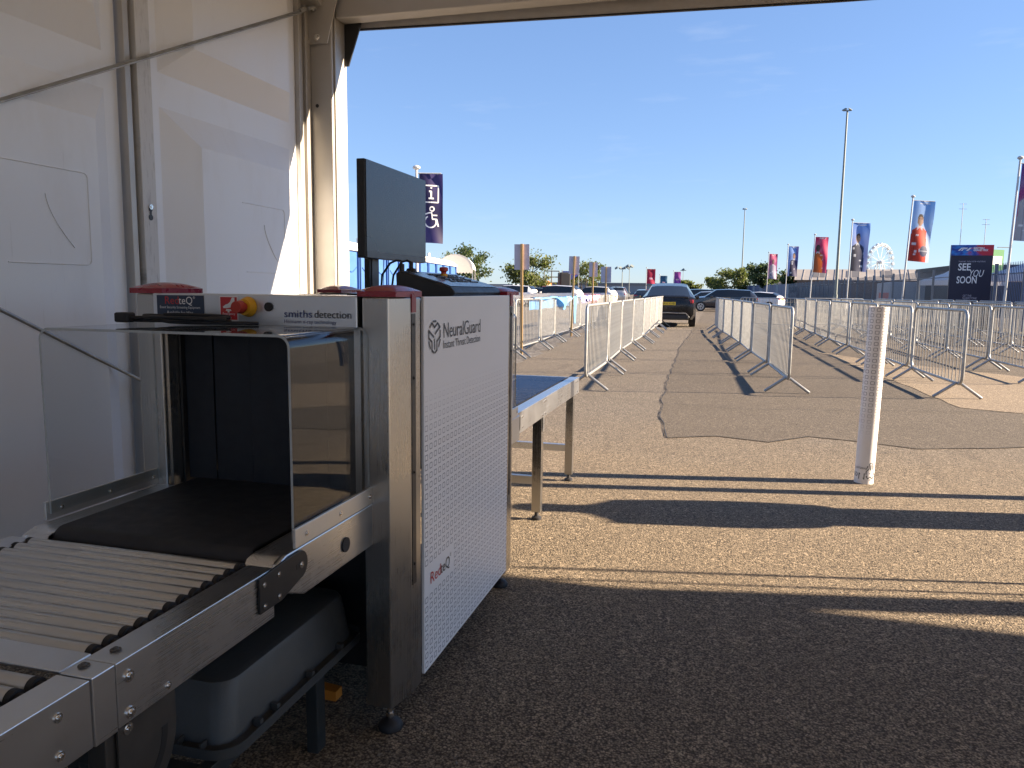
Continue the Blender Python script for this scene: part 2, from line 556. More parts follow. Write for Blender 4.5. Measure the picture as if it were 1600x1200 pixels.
def single(name, mb, mat, label, cat, smooth=None, group=None, loc=(0, 0, 0), bevel=0):
    o = link(bpy.data.objects.new(name, mb.mesh(name, mat, smooth, loc)))
    o.location = loc
    if bevel:
        b = o.modifiers.new('bevel', 'BEVEL'); b.width = bevel; b.segments = 2; b.limit_method = 'ANGLE'
    return tag(o, label, cat, group)
def structure(name, mb, mat, smooth=None):
    o = link(bpy.data.objects.new(name, mb.mesh(name, mat, smooth)))
    o['kind'] = 'structure'
    return o
def copy_tree(o, parent=None):
    c = o.copy()
    link(c, parent)
    for ch in o.children: copy_tree(ch, c)
    return c
def text_mesh(body, size, M, mat, width=None, bold=0.0, shear=0.0, align='LEFT'):
    cu = bpy.data.curves.new('lettering', 'FONT')
    cu.body = body; cu.size = size; cu.align_x = align; cu.resolution_u = 3
    cu.offset = bold; cu.shear = shear
    ob = bpy.data.objects.new('lettering_tmp', cu)
    COL.objects.link(ob)
    bpy.context.view_layer.update()
    dg = bpy.context.evaluated_depsgraph_get()
    me = bpy.data.meshes.new_from_object(ob.evaluated_get(dg))
    bpy.data.objects.remove(ob)
    bpy.data.curves.remove(cu)
    xs = [v.co.x for v in me.vertices] or [0, 1]
    if width:
        k = width / max(1e-6, max(xs) - min(xs))
        for v in me.vertices: v.co.x *= k
    for v in me.vertices: v.co = M @ v.co
    me.materials.clear()
    me.materials.append(MATS[mat])
    return me
def text(body, size, M, mat, parent, width=None, bold=0.0, shear=0.0, name='lettering', world=True, align='LEFT'):
    if world: M = Matrix.Translation(-root_of(parent).location) @ M
    return part(name, text_mesh(body, size, M, mat, width, bold, shear, align), mat, parent)
def frame(o, x, y):
    """matrix: local x -> x, local y -> y, local z -> x cross y, origin o"""
    x, y = Vector(x).normalized(), Vector(y).normalized()
    z = x.cross(y)
    return Matrix(((x.x, y.x, z.x, o[0]), (x.y, y.y, z.y, o[1]), (x.z, y.z, z.z, o[2]), (0, 0, 0, 1)))
FACE_X = lambda x, y, z: frame((x, y, z), (0, 1, 0), (0, 0, 1))       # a face looking to +X
FACE_Y = lambda x, y, z: frame((x, y, z), (1, 0, 0), (0, 0, 1))       # a face looking to -Y
def strokes(M, lines, w, mat, parent, name='emblem'):
    """flat polylines of width w in the plane of M, as one emblem"""
    mb = MB()
    for ln in lines:
        for (a, b) in zip(ln[:-1], ln[1:]):
            a, b = Vector(a), Vector(b)
            d = (b - a).normalized()
            n = Vector((-d.y, d.x)) * w / 2
            a2, b2 = a - d * w * 0.3, b + d * w * 0.3
            mb.add([M @ Vector((p.x, p.y, 0)) for p in (a2 - n, b2 - n, b2 + n, a2 + n)], [(0, 1, 2, 3)])
    return part(name, mb, mat, parent)
def bolt(c, nrm, r, parent, mat='bolt_steel', name='bolt'):
    c, nrm = Vector(c), Vector(nrm)
    mb = MB()
    mb.cyl(c, c + nrm * r * 0.28, r, 12)
    mb.cyl(c + nrm * r * 0.28, c + nrm * r * 0.62, r * 0.62, 10, r * 0.45)
    return part(name, mb, mat, parent, 40)

# ================================================================== SETTING
structure('ground', MB().add([(-2500, -800, 0), (2500, -800, 0), (2500, 4000, 0), (-2500, 4000, 0)], [(0, 1, 2, 3)]), 'ground_tarmac')
def ragged(pts, amp, step, seed):
    rnd = random.Random(seed)
    out = []
    n = len(pts)
    for i in range(n):
        a, b = Vector(pts[i]), Vector(pts[(i + 1) % n])
        k = max(1, min(40, int((b - a).length / step)))
        for j in range(k):
            p = a.lerp(b, j / k)
            out.append((p.x + rnd.uniform(-amp, amp), p.y + rnd.uniform(-amp, amp)))
    return out
def sheet(name, pts, z, mat):
    return structure(name, MB().add([(x, y, z) for x, y in pts], [tuple(range(len(pts)))]), mat)
patch = ragged([(-0.41, 6.64), (0.0, 6.87), (0.42, 6.76), (0.81, 7.10), (1.19, 7.04), (1.57, 6.84), (2.5, 7.2), (6, 8.2), (14, 10), (13, 60), (-1.3, 60), (-0.94, 24.2), (-0.91, 17.3), (-0.73, 11.4), (-0.61, 8.04)], 0.028, 0.3, 3)
sheet('tarmac_patch', patch, 0.004, 'grey_tarmac')
sheet('sandy_strip', ragged([(2.61, 9.5), (3.15, 9.25), (7.5, 10.4), (7.5, 14.8), (4.55, 13.5), (2.9, 15.5), (2.0, 17.6), (2.26, 14.1), (2.5, 11.5)], 0.03, 0.3, 5), 0.008, 'sandy_concrete')
sheet('gravel_verge', ragged([(-3.3, 10.5), (-3.5, 14.5), (-4.0, 22), (-4.5, 34), (-7, 34), (-7, 10.5)], 0.12, 0.4, 6), 0.004, 'gravel_grey')
def crack(pts, w, seed, z=0.0085, jit=0.022):
    rnd = random.Random(seed)
    P = []
    for a, b in zip(pts[:-1], pts[1:]):
        a, b = Vector(a), Vector(b)
        k = max(1, int((b - a).length / 0.12))
        P += [a.lerp(b, j / k) + Vector((rnd.uniform(-1, 1), rnd.uniform(-1, 1))) * jit for j in range(k)]
    P.append(Vector(pts[-1]))
    w *= 0.6
    mb = MB()
    vs, fs = [], []
    for i, p in enumerate(P):
        d = (P[min(i + 1, len(P) - 1)] - P[max(i - 1, 0)]).normalized()
        n = Vector((-d.y, d.x)) * w * rnd.uniform(0.4, 1.2)
        vs += [(p.x - n.x, p.y - n.y, z), (p.x + n.x, p.y + n.y, z)]
    mb.add(vs, [(2 * i, 2 * i + 1, 2 * i + 3, 2 * i + 2) for i in range(len(P) - 1)])
    return structure('tarmac_crack', mb, 'tar')
k0 = next(i for i, p in enumerate(patch) if p[0] < -0.7 and p[1] < 26)
ring = patch[k0:] + patch[:k0]
crack([p for p in ring if p[1] < 26 and p[0] < 6.2][:140], 0.009, 11, jit=0.004)
crack([(0.75, 6.6), (1.1, 6.5), (1.45, 6.62)], 0.005, 12)
crack([(-1.3, 6.9), (-0.9, 6.75), (-0.5, 6.5)], 0.004, 13)
crack([(-3.2, 11.6), (-1.9, 12.1), (1.4, 12.4), (4, 12.6)], 0.008, 14)
crack([(-1.6, 9.0), (0.2, 8.55), (2.6, 9.25), (5.5, 9.9)], 0.008, 15)

rnd = random.Random(77)
gm = MB()
for q in range(2600):
    y = 1.6 + 7.5 * rnd.random() ** 1.6
    x = rnd.uniform(-1.0, 0.36 * y + 0.9)
    r = rnd.choice((.0016, .002, .0025, .003, .0045)) * rnd.uniform(.8, 1.3)
    a = rnd.uniform(0, 6.28)
    P = [(x + r * cos(a + k * 2.094) * rnd.uniform(.7, 1.4), y + r * sin(a + k * 2.094) * rnd.uniform(.7, 1.4), .0045 if (y > 6.4) else .0005) for k in range(3)]
    gm.add(P + [(x + rnd.uniform(-.3, .3) * r, y + rnd.uniform(-.3, .3) * r, P[0][2] + r * 1.1)], [(0, 1, 3), (1, 2, 3), (2, 0, 3)])
gr = link(bpy.data.objects.new('loose_grit', gm.mesh('loose_grit', 'grit')))
gr['kind'] = 'stuff'
gr['label'] = 'loose grit scattered over the tarmac'
gr['category'] = 'grit'

# ================================================================== MARQUEE
YF = 4.30                      # front line of the tent
WX = -2.50                     # inside face of the hard side wall
tent = thing('marquee_tent', 'white hard walled marquee bay with grey aluminium posts sheltering the scanner', 'marquee', (WX, YF, 0))
def wall_panel(y0, y1):
    """one moulded panel with raised fields"""
    mb = MB()
    D = 0.075
    def field(ya, yb, za, zb, bl, br, bb, bt):
        o = [(ya, za), (yb, za), (yb, zb), (ya, zb)]
        i = [(ya + bl, za + bb), (yb - br, za + bb), (yb - br, zb - bt), (ya + bl, zb - bt)]
        vs = [(WX, *p) for p in o] + [(WX + D, *p) for p in i]
        mb.add(vs, [(0, 1, 5, 4), (1, 2, 6, 5), (2, 3, 7, 6), (3, 0, 4, 7), (4, 5, 6, 7)])
    w = y1 - y0
    ya, yb = y0 + 0.075, y1 - 0.075
    bands = [(0.18, 2.07), (2.22, 3.05)]
    ed = [0.03] + [z for b in bands for z in b] + [3.1]
    for i, (za, zb) in enumerate(zip(ed[:-1], ed[1:])):
        if i % 2 == 0:
            mb.add([(WX, ya, za), (WX, yb, za), (WX, yb, zb), (WX, ya, zb)], [(0, 1, 2, 3)])
    field(ya, yb, 0.18, 2.07, 0.19, 0.13, 0.15, 0.15)
    field(ya, yb, 2.22, 3.05, 0.16, 0.11, 0.14, 0.14)
    mb.add([(WX, y0, 0.03), (WX, ya, 0.03), (WX, ya, 3.1), (WX, y0, 3.1)], [(0, 1, 2, 3)])
    mb.add([(WX, yb, 0.03), (WX, y1, 0.03), (WX, y1, 3.1), (WX, yb, 3.1)], [(0, 1, 2, 3)])
    # rims and back, so that the panel has thickness
    mb.box(WX - 0.05, WX - 0.004, y0, y1, 0.03, 3.1)
    p = part('wall_panel', mb, 'wall_abs', tent)
    # moulded outlines on the lower field
    x = WX + D + 0.001
    def groove(pts):
        part('moulded_ridge', MB().tube([(x, *q) for q in pts], 0.0026, 6), 'wall_abs', p, 60)
    yc = y0 + 0.62 * w
    ra = 0.022
    r = [(yc - 0.19, 1.70)] + [(yc + 0.2 - ra + ra * sin(t), 1.70 - ra + ra * cos(t)) for t in [i * pi / 8 for i in range(5)]] + [(yc + 0.2 - ra + ra * cos(t), 1.345 + ra - ra * sin(t)) for t in [i * pi / 8 for i in range(5)]] + [(yc - 0.17, 1.345)]
    groove(r)
    groove([(yc + 0.0 + 0.12 * (i / 8) ** 1.6, 1.60 - 0.19 * i / 8) for i in range(9)])
    return p
wall_panel(2.935, 4.165)
wall_panel(1.55, 2.765)
wall_panel(0.17, 1.385)
wall_panel(-1.2, 0.015)
for y in (2.85, 1.467, 0.09):
    part('wall_stud', MB().box(WX - 0.02, WX + 0.035, y - 0.075, y - 0.042, 0, 3.1), 'tent_alu', tent, bevel=0.003)
    st = part('wall_stud', MB().box(WX - 0.02, WX + 0.050, y - 0.022, y + 0.062, 0, 3.1), 'worn_bar', tent, bevel=0.003)
    part('seam_gap', MB().box(WX - 0.02, WX + 0.012, y - 0.0405, y - 0.0235, 0, 3.1), 'black_plastic', tent)
    part('keyhole_slot', MB().cyl((WX + 0.0505, y + 0.02, 1.60), (WX + 0.0525, y + 0.02, 1.60), 0.011, 12).cyl((WX + 0.0505, y + 0.02, 1.565), (WX + 0.0521, y + 0.02, 1.565), 0.013, 12).box(WX + 0.0505, WX + 0.0518, y + 0.014, y + 0.026, 1.565, 1.60), 'black_plastic', st)
    bolt((WX + 0.053, y + 0.02, 1.61), (1, 0, 0), 0.011, st)
for (y0, y1, dx) in ((4.168, 4.20, 0.030), (4.206, 4.235, 0.016), (4.24, 4.295, 0.034)):
    part('corner_profile', MB().box(WX - 0.02, WX + dx, y0, y1, 0, 3.1), 'tent_alu', tent, bevel=0.004)
def tent_post(x0, main=False):
    p = part('post', MB().box(x0, x0 + 0.172, YF, YF + 0.14, 0.0, 2.95), 'tent_alu', tent, bevel=0.008)
    part('post_channel', MB().box(x0 + 0.1735, x0 + 0.184, YF + 0.022, YF + 0.165, 0.0, 2.95), 'tent_alu', p, bevel=0.003)
    part('base_plate', MB().box(x0 - 0.05, x0 + 0.25, YF - 0.06, YF + 0.2, 0.001, 0.015), 'galv', p)
    return p
post = tent_post(WX)
part('post_hole', MB().cyl((WX + 0.07, YF - 0.0015, 2.36), (WX + 0.07, YF + 0.01, 2.36), 0.011, 16), 'black_plastic', post)
for x in (5.6, 8.5): tent_post(x)
# gusset plate with bolts on the corner post
gp = part('gusset_plate', MB().prism([(0.006, 2.71), (0.155, 2.71), (0.235, 2.99), (0.235, 3.3), (0.006, 3.3)], frame((WX, YF - 0.013, 0), (1, 0, 0), (0, 0, 1)), 0, 0.010), 'tent_alu', tent, bevel=0.003)
for (x, z, r) in ((0.028, 2.74, 0.015), (0.092, 2.745, 0.021), (0.03, 3.0, 0.016), (0.09, 3.0, 0.021)):
    bolt((WX + x, YF - 0.023, z), (0, -1, 0), r, gp)
part('knee_plate', MB().prism([(0.186, 2.62), (0.21, 2.62), (0.34, 2.98), (0.34, 3.2), (0.186, 3.2)], frame((WX, YF + 0.15, 0), (1, 0, 0), (0, 0, 1)), 0, 0.012), 'dark_plate', tent)
eb = part('eave_beam', MB().box(WX + 0.19, 8.7, YF + 0.02, YF + 0.13, 2.86, 3.13), 'tent_alu', tent, bevel=0.008)
vl = [(WX - 0.1, 2.863), (WX + 0.19, 2.855), (-1.0, 2.826), (0.5, 2.793), (2.5, 2.77), (8.7, 2.765)]
part('valance', MB().prism(vl + [(8.7, 3.15), (WX - 0.1, 3.15)], frame((0, YF + 0.21, 0), (1, 0, 0), (0, 0, 1)), 0, 0.012), 'valance_cloth', tent)
part('valance_hem', MB().prism([(x, z - 0.010) for x, z in vl] + [(x, z - 0.0003) for x, z in vl[::-1]], frame((0, YF + 0.212, 0), (1, 0, 0), (0, 0, 1)), 0, 0.016), 'dark_plate', tent)
# roof cover: two slopes over the eaves, ridge along X
rz0, ridge, YB = 3.14, 5.0, -5.7
ym = (YF + YB) / 2
def roof_slope(ya, za, yb, zb):
    mb = MB().add([(WX - 0.15, ya, za), (8.9, ya, za), (8.9, yb, zb), (WX - 0.15, yb, zb)], [(0, 1, 2, 3)])
    mb.add([(WX - 0.15, ya, za + 0.006), (8.9, ya, za + 0.006), (8.9, yb, zb + 0.006), (WX - 0.15, yb, zb + 0.006)], [(3, 2, 1, 0)])
    part('roof_cover', mb, 'roof_pvc', tent)
roof_slope(YF + 0.23, rz0, ym, ridge)
roof_slope(ym, ridge, YB, rz0)
for x in (WX + 0.02, 5.65, 8.55):
    for s in (0, 1):
        ya, yb = (YF, ym) if s == 0 else (YB, ym)
        part('rafter', MB().obox(frame((x, ya, rz0 - 0.13), (1, 0, 0), (0, yb - ya, ridge - rz0)), 0, 0.11, 0, sqrt((yb - ya) ** 2 + (ridge - rz0) ** 2), -0.04 if s == 0 else -0.04, 0.1), 'tent_alu', tent)
# gable infill above the side wall, rear posts; the right and rear sides are open
for x in (WX - 0.045, 8.8):
    mb = MB().prism([(YB, 3.0), (YF, 3.0), (ym, ridge)], frame((x, 0, 0), (0, 1, 0), (0, 0, 1)), 0, 0.01)
    part('gable_cover', mb, 'roof_pvc', tent)
part('side_wall', MB().box(WX - 0.06, WX - 0.01, YB, -1.25, 0, 3.08), 'wall_abs', tent)
for x in (WX, 5.6, 8.5): part('post', MB().box(x, x + 0.172, YB, YB + 0.14, 0, 2.95), 'tent_alu', tent)
# bracing cables on the side wall
def cable(a, b, r=0.006):
    a, b = Vector(a), Vector(b)
    c = part('brace_cable', MB().tube([a, a.lerp(b, 0.5) + Vector((0, 0, -0.004)), b], r, 8), 'galv', tent, 60)
    return c
cb = cable((WX + 0.075, 4.12, 2.845), (WX + 0.075, 0.4, 1.06), 0.0075)
part('cable_strand', MB().tube([(WX + 0.088, 4.12, 2.838), (WX + 0.086, 0.4, 1.052)], 0.005, 8), 'galv', cb, 60)
fk = part('fork_end', MB().tube([(WX + 0.08, 4.10, 2.84), (WX + 0.08, 4.17, 2.875)], 0.013, 10).tube([(WX + 0.065, 4.16, 2.87), (WX + 0.06, 4.22, 2.90), (WX + 0.05, 4.275, 2.915)], 0.010, 8).tube([(WX + 0.10, 4.16, 2.87), (WX + 0.11, 4.21, 2.895), (WX + 0.08, 4.275, 2.915)], 0.010, 8), 'galv', cb, 50)
bolt((WX + 0.07, YF - 0.023, 2.915), (0, -1, 0), 0.024, gp)
cable((WX + 0.075, 1.2, 1.62), (WX + 0.075, 4.18, 0.15), 0.0075)

# ================================================================== X-RAY SCANNER
SX0, SX1, SY0, SY1, SZ0, SZT = -1.67, -0.83, 1.86, 3.10, 0.09, 1.245
TX0, TX1, TZ0, TZ1 = -1.585, -0.945, 0.69, 1.135
scn = thing('x_ray_scanner', 'stainless steel x-ray baggage scanner with white printed side panel and red caps', 'scanner', (-1.25, 2.48, 0))
def column(mx, my):
    """corner column, chamfered on its outer corner; mx, my = -1/+1 pick the corner"""
    pts = [(-0.10, 0.0), (-0.022, -0.004), (0.0, 0.09), (0.0, 0.165), (-0.10, 0.165)]
    P = []
    for x, y in pts:
        X = SX1 + x if mx > 0 else SX0 - x
        Y = SY0 + y if my < 0 else SY1 - y
        P.append((X, Y))
    if mx * my > 0: P.reverse()
    c = part('corner_column', MB().prism(P, None, SZ0, SZT), 'steel_v', scn, bevel=0.004)
    # dark service slot on the side face
    X = SX1 if mx > 0 else SX0
    Y0, Y1 = (SY0 + 0.098, SY0 + 0.125) if my < 0 else (SY1 - 0.125, SY1 - 0.098)
    part('service_slot', MB().box(X - 0.002 if mx > 0 else X - 0.0015, X + 0.0015 if mx > 0 else X + 0.002, Y0, Y1, 0.42, 1.20), 'dark_plate', c)
    for z in (1.17, 1.02, 0.75, 0.48):
        bolt((X + 0.0016 * mx, (Y0 + Y1) / 2, z), (mx, 0, 0), 0.005, c, 'black_plastic', 'screw')
    # cap
    cx0, cx1 = sorted((X, X - mx * 0.112))
    cy0, cy1 = (SY0 - 0.004, SY0 + 0.175) if my < 0 else (SY1 - 0.175, SY1 + 0.004)
    mb = MB().box(cx0, cx1, cy0, cy1, SZT + 0.001, SZT + 0.016)
    k = 10
    a, b = (cx0 + cx1) / 2, (cy0 + cy1) / 2
    mb.grid(k, k, lambda u, v: (cx0 + 0.001 + u * (cx1 - cx0 - 0.002), cy0 + 0.001 + v * (cy1 - cy0 - 0.002), SZT + 0.0165 + 0.017 * (max(0, 1 - (2 * u - 1) ** 2) * max(0, 1 - (2 * v - 1) ** 2)) ** 0.55))
    cp = part('corner_cap', mb, 'red_cap', c, 50)
    part('cap_tab', MB().box(X - 0.001 if mx > 0 else X - 0.003, X + 0.003 if mx > 0 else X + 0.001, Y0 - 0.001, Y1 + 0.001, SZT - 0.042, SZT + 0.008), 'red_cap', c)
    # levelling foot
    fx, fy = X - mx * 0.05, (SY0 + 0.05 if my < 0 else SY1 - 0.07)
    ft = part('levelling_foot', MB().lathe([(0.034, 0.0), (0.036, 0.012), (0.026, 0.026), (0.012, 0.032), (0.011, 0.034)], (fx, fy, 0.0005), 18), 'black_rubber', scn, 45)
    part('foot_rod', MB().cyl((fx, fy, 0.034), (fx, fy, SZ0 + 0.002), 0.0085, 10).cyl((fx, fy, 0.04), (fx, fy, 0.05), 0.014, 6), 'bolt_steel', ft, 40)
for mx in (-1, 1):
    for my in (-1, 1): column(mx, my)
# shell between the columns
part('top_cover', MB().box(SX0 + 0.012, SX1 - 0.012, SY0 + 0.178, SY1 - 0.178, SZT - 0.03, SZT - 0.006), 'steel', scn, bevel=0.003)
part('lower_front', MB().box(TX0, TX1, 2.02, 2.04, 0.12, 0.58), 'black_plastic', scn)
part('base_frame', MB().box(SX0 + 0.03, SX1 - 0.03, 2.045, SY1 - 0.1, 0.10, 0.16), 'black_plastic', scn)
part('side_panel', MB().box(SX0 - 0.001, SX0 + 0.01, SY0 + 0.17, SY1 - 0.17, 0.11, SZT - 0.004), 'steel_v', scn)
# header
hd = part('header', MB().box(TX0 - 0.002, TX1 + 0.004, SY0 - 0.008, SY0 + 0.16, 1.162, SZT + 0.002), 'steel', scn, bevel=0.003)
for yy in (SY0 + 0.02, SY1 - 0.06):
    part('tunnel_frame', MB().box(TX0 + 0.001, TX0 + 0.02, yy, yy + 0.04, TZ0 - 0.05, 1.161), 'steel_v', scn)
    part('tunnel_frame', MB().box(TX1 - 0.02, TX1 - 0.001, yy, yy + 0.04, TZ0 - 0.05, 1.161), 'steel_v', scn)
part('rear_header', MB().box(TX0, TX1, SY1 - 0.15, SY1 - 0.004, 1.162, SZT - 0.002), 'steel', scn)
tun = part('tunnel', MB().box(TX0 + 0.021, TX0 + 0.03, SY0 + 0.062, SY1 - 0.07, TZ0 - 0.03, 1.16).box(TX1 - 0.03, TX1 - 0.021, SY0 + 0.062, SY1 - 0.07, TZ0 - 0.03, 1.16).box(TX0 + 0.03, TX1 - 0.03, SY0 + 0.062, SY1 - 0.07, 1.14, 1.16), 'black_plastic', scn)
for yy in (SY0 + 0.075, SY1 - 0.09):
    xs = [TX0 + 0.032, -1.455, -1.33, -1.205, -1.08, TX1 - 0.032]
    for i, (a, b) in enumerate(zip(xs[:-1], xs[1:])):
        part('lead_curtain_strip', MB().box(a + 0.0015, b - 0.0015, yy + 0.004 * (i % 2), yy + 0.004 * (i % 2) + 0.003, TZ0 - 0.002, 1.139), 'curtain', tun)
# infeed bed with belt
bx0, bx1 = -1.60, -0.905
for x0, x1 in ((bx0, bx0 + 0.012), (bx1 - 0.012, bx1)):
    mb = MB()
    prof = [(1.86, 0.565), (1.86, 0.682), (1.43, 0.682), (1.395, 0.672), (1.375, 0.645), (1.372, 0.62), (1.50, 0.565)]
    mb.prism(prof, frame((x0, 0, 0), (0, 1, 0), (0, 0, 1)), 0, x1 - x0)
    part('bed_side', mb, 'steel', scn, bevel=0.003)
sh = [(1.86, 0.682), (1.43, 0.682), (1.400, 0.675), (1.385, 0.655), (1.380, 0.63)]
def bed_strip(xa, xb, dz, prof, name, mat):
    mb = MB()
    vs = []
    for (y, z) in prof: vs += [(xa, y, z + dz), (xb, y, z + dz)]
    n = len(prof)
    mb.add(vs, [(2 * i + 1, 2 * i, 2 * i + 2, 2 * i + 3) for i in range(n - 1)])
    k = len(vs)
    vs2 = []
    for (y, z) in prof: vs2 += [(xa, y + 0.002, z + dz - 0.004), (xb, y + 0.002, z + dz - 0.004)]
    mb.add(vs2, [(2 * i, 2 * i + 1, 2 * i + 3, 2 * i + 2) for i in range(n - 1)])
    return part(name, mb, mat, scn, 40)
bed_strip(bx0 + 0.0125, -1.525, 0.0, sh, 'bed_shoulder', 'steel')
bed_strip(-0.985, bx1 - 0.0125, 0.0, sh, 'bed_shoulder', 'steel')
bl = [(SY1 - 0.03, 0.690), (1.44, 0.690)] + [(1.44 - 0.035 * sin(t), 0.655 + 0.035 * cos(t)) for t in [i * pi / 10 for i in range(1, 11)]] + [(1.9, 0.62)]
bed_strip(-1.5235, -0.9865, 0.0, bl, 'conveyor_belt', 'belt')
part('bed_tray', MB().box(bx0 + 0.013, bx1 - 0.013, 1.47, 1.86, 0.575, 0.60), 'steel', scn)
part('blind_plug', MB().cyl((bx1, 1.70, 0.618), (bx1 + 0.004, 1.70, 0.618), 0.019, 24), 'black_rubber', scn, 40)
# clear hood over the infeed, held by aluminium rails
def hood(y0, y1, name='clear_hood'):
    xa, xb, za, zb, t, r = -1.60, -0.912, 0.70, 1.165, 0.006, 0.03
    def arch(off):
        p = [(xa + off, za)]
        p += [(xa + off + (r - off) - (r - off) * cos(a), zb - r + (r - off) * sin(a)) for a in [i * pi / 12 for i in range(7)]]
        p += [(xb - off - (r - off) + (r - off) * sin(a), zb - r + (r - off) * cos(a)) for a in [i * pi / 12 for i in range(7)]]
        p += [(xb - off, za)]
        return p
    o, i = arch(0), arch(t)
    n = len(o)
    mb = MB()
    vs = [(x, y, z) for y in (y0, y1) for (x, z) in o] + [(x, y, z) for y in (y0, y1) for (x, z) in i]
    fs = [(k, k + 1, n + k + 1, n + k) for k in range(n - 1)] + [(2 * n + k + 1, 2 * n + k, 3 * n + k, 3 * n + k + 1) for k in range(n - 1)]
    mb.add(vs, fs)
    h = part(name, mb, 'acrylic', scn, 30)
    for yy in (y0, y1):
        eb_ = MB()
        for k in range(n - 1):
            q = [(o[k][0], yy, o[k][1]), (o[k + 1][0], yy, o[k + 1][1]), (i[k + 1][0], yy, i[k + 1][1]), (i[k][0], yy, i[k][1])]
            eb_.add(q, [(0, 1, 2, 3)])
        part('hood_edge', eb_, 'acrylic_edge', h)
    return h
hood(1.475, 1.858)
hood(SY1 + 0.002, SY1 + 0.28)
for (x0, x1) in ((-0.911, -0.903), (-1.609, -1.601)):
    for (y0, y1) in ((1.465, 1.868), (SY1 + 0.003, SY1 + 0.29)):
        rl = part('hood_rail', MB().box(x0, x1, y0, y1, 0.684, 0.730), 'alu', scn, bevel=0.0015)
        for f in (0.12, 0.52, 0.93):
            if x0 > -1.2: bolt((x1, y0 + f * (y1 - y0), 0.707), (1, 0, 0), 0.0065, rl, 'bolt_steel', 'screw')
    y0, y1 = 1.465, 1.868
for f in (0.12, 0.52, 0.93): bolt((-1.601 + 0.0, 1.465 + f * 0.40, 0.707), (1, 0, 0), 0.0055, rl, 'bolt_steel', 'screw')
# outfeed bed
part('outfeed_side', MB().box(bx1 - 0.012, bx1, SY1 + 0.002, SY1 + 0.33, 0.565, 0.682), 'steel', scn, bevel=0.003)
part('outfeed_side', MB().box(bx0, bx0 + 0.012, SY1 + 0.002, SY1 + 0.33, 0.565, 0.682), 'steel', scn, bevel=0.003)
part('outfeed_belt', MB().box(bx0 + 0.03, bx1 - 0.03, SY1 - 0.02, SY1 + 0.31, 0.66, 0.688), 'belt', scn, bevel=0.01)
# white printed side panel
PY0, PY1, PZ0, PZ1 = 2.035, 2.935, 0.11, 1.246
pm = print_panel('panel_print', lambda t, c: t.m('ADD', c[1], 2.48 - PY0 - 0.0), lambda t, c: c[2], 0.0362, 0.0292, 0.99, 0.80, hole=(0.0, 0.254, 0.350, 0.438))
sp = part('printed_panel', MB().box(SX1 - 0.004, SX1 + 0.006, PY0, PY1, PZ0, PZ1), pm, scn, bevel=0.002)
sp['label'] = 'white side panel printed with dark logo lettering and fading grid of squares'
PX = SX1 + 0.0075
FX = lambda y, z: FACE_X(PX, y, z)
text('NeuralGuard', 0.066, FX(2.188, 1.120), 'ink_grey', sp, width=0.366, bold=0.0)
text('Instant Threat Detection', 0.036, FX(2.188, 1.087), 'ink_grey', sp, width=0.366)
lg = [[(-.040, .062), (-.022, .085), (0, .058), (.026, .083), (.046, .058), (.004, .02)],
      [(-.048, .042), (-.005, .0), (-.005, .0)], [(-.048, .042), (-.048, -.002), (-.022, -.026), (-.022, -.078), (-.004, -.092)],
      [(.048, .036), (.048, .0), (.02, -.026), (.02, -.078), (.004, -.092)], [(.0, -.012), (.0, -.07)], [(-.048, -.022), (-.036, -.062)], [(.048, -.02), (.036, -.058)], [(-.012, .094), (.012, .094)]]
strokes(FACE_X(PX, 2.117, 1.126), [[(x * 0.96, y * 0.50) for x, y in l] for l in lg], 0.0065, 'ink_grey', sp)
text('Red', 0.052, FX(2.078, 0.376), 'ink_red', sp, width=0.088)
text('teQ', 0.052, FX(2.168, 0.376), 'ink_black', sp, width=0.082)
text('®', 0.018, FX(2.252, 0.405), 'ink_black', sp)
# header stickers and controls
HY = SY0 - 0.0085
st = part('name_sticker', MB().box(-1.572, -1.415, HY - 0.001, HY, 1.172, 1.242), 'sticker_navy', hd)
FY = lambda x, z: FACE_Y(x, HY - 0.0016, z)
text('Red', 0.031, FY(-1.546, 1.217), 'ink_red', st, width=0.046)
text('teQ', 0.031, FY(-1.498, 1.217), 'white_print', st, width=0.046)
text('®', 0.010, FY(-1.450, 1.232), 'white_print', st)
text('Event Security Screening Equipment', 0.010, FY(-1.562, 1.2045), 'white_print', st, width=0.135)
text('Available for Hire', 0.0125, FY(-1.539, 1.189), 'white_print', st, width=0.088)
es = part('emergency_sticker', MB().box(-1.363, -1.304, HY - 0.001, HY, 1.173, 1.242), 'white_print', hd)
part('sticker_field', MB().box(-1.360, -1.307, HY - 0.0015, HY - 0.0009, 1.176, 1.239), 'sticker_red', es)
text('Emergency', 0.0095, FACE_Y(-1.3535, HY - 0.002, 1.1895), 'white_print', es, width=0.040)
text('stop', 0.0095, FACE_Y(-1.3435, HY - 0.002, 1.180), 'white_print', es, width=0.018)
hand = [(-.020, .0), (-.012, .006), (-.004, .008), (.004, .014), (.010, .026), (.018, .026), (.018, .010), (.010, .004), (.004, -.002), (-.008, -.004), (-.018, -.004)]
part('hand_symbol', MB().prism(hand[::-1] if False else hand[::-1], FACE_Y(-1.332, HY - 0.002, 1.212), -0.0002, 0.0002), 'white_print', es)
part('button_symbol', MB().prism([(-.009, 0), (.009, 0), (.007, .005), (-.007, .005)], FACE_Y(-1.334, HY - 0.002, 1.2005), -0.0002, 0.0002).prism([(-.003, -.004), (.003, -.004), (.003, 0.0), (-.003, 0.0)], FACE_Y(-1.334, HY - 0.0021, 1.2002), -0.0002, 0.0002), 'white_print', es)
eb2 = part('stop_button', MB().cyl((-1.272, HY - 0.001, 1.213), (-1.272, HY - 0.022, 1.213), 0.0285, 24, 0.022), 'estop_yellow', hd, 40)
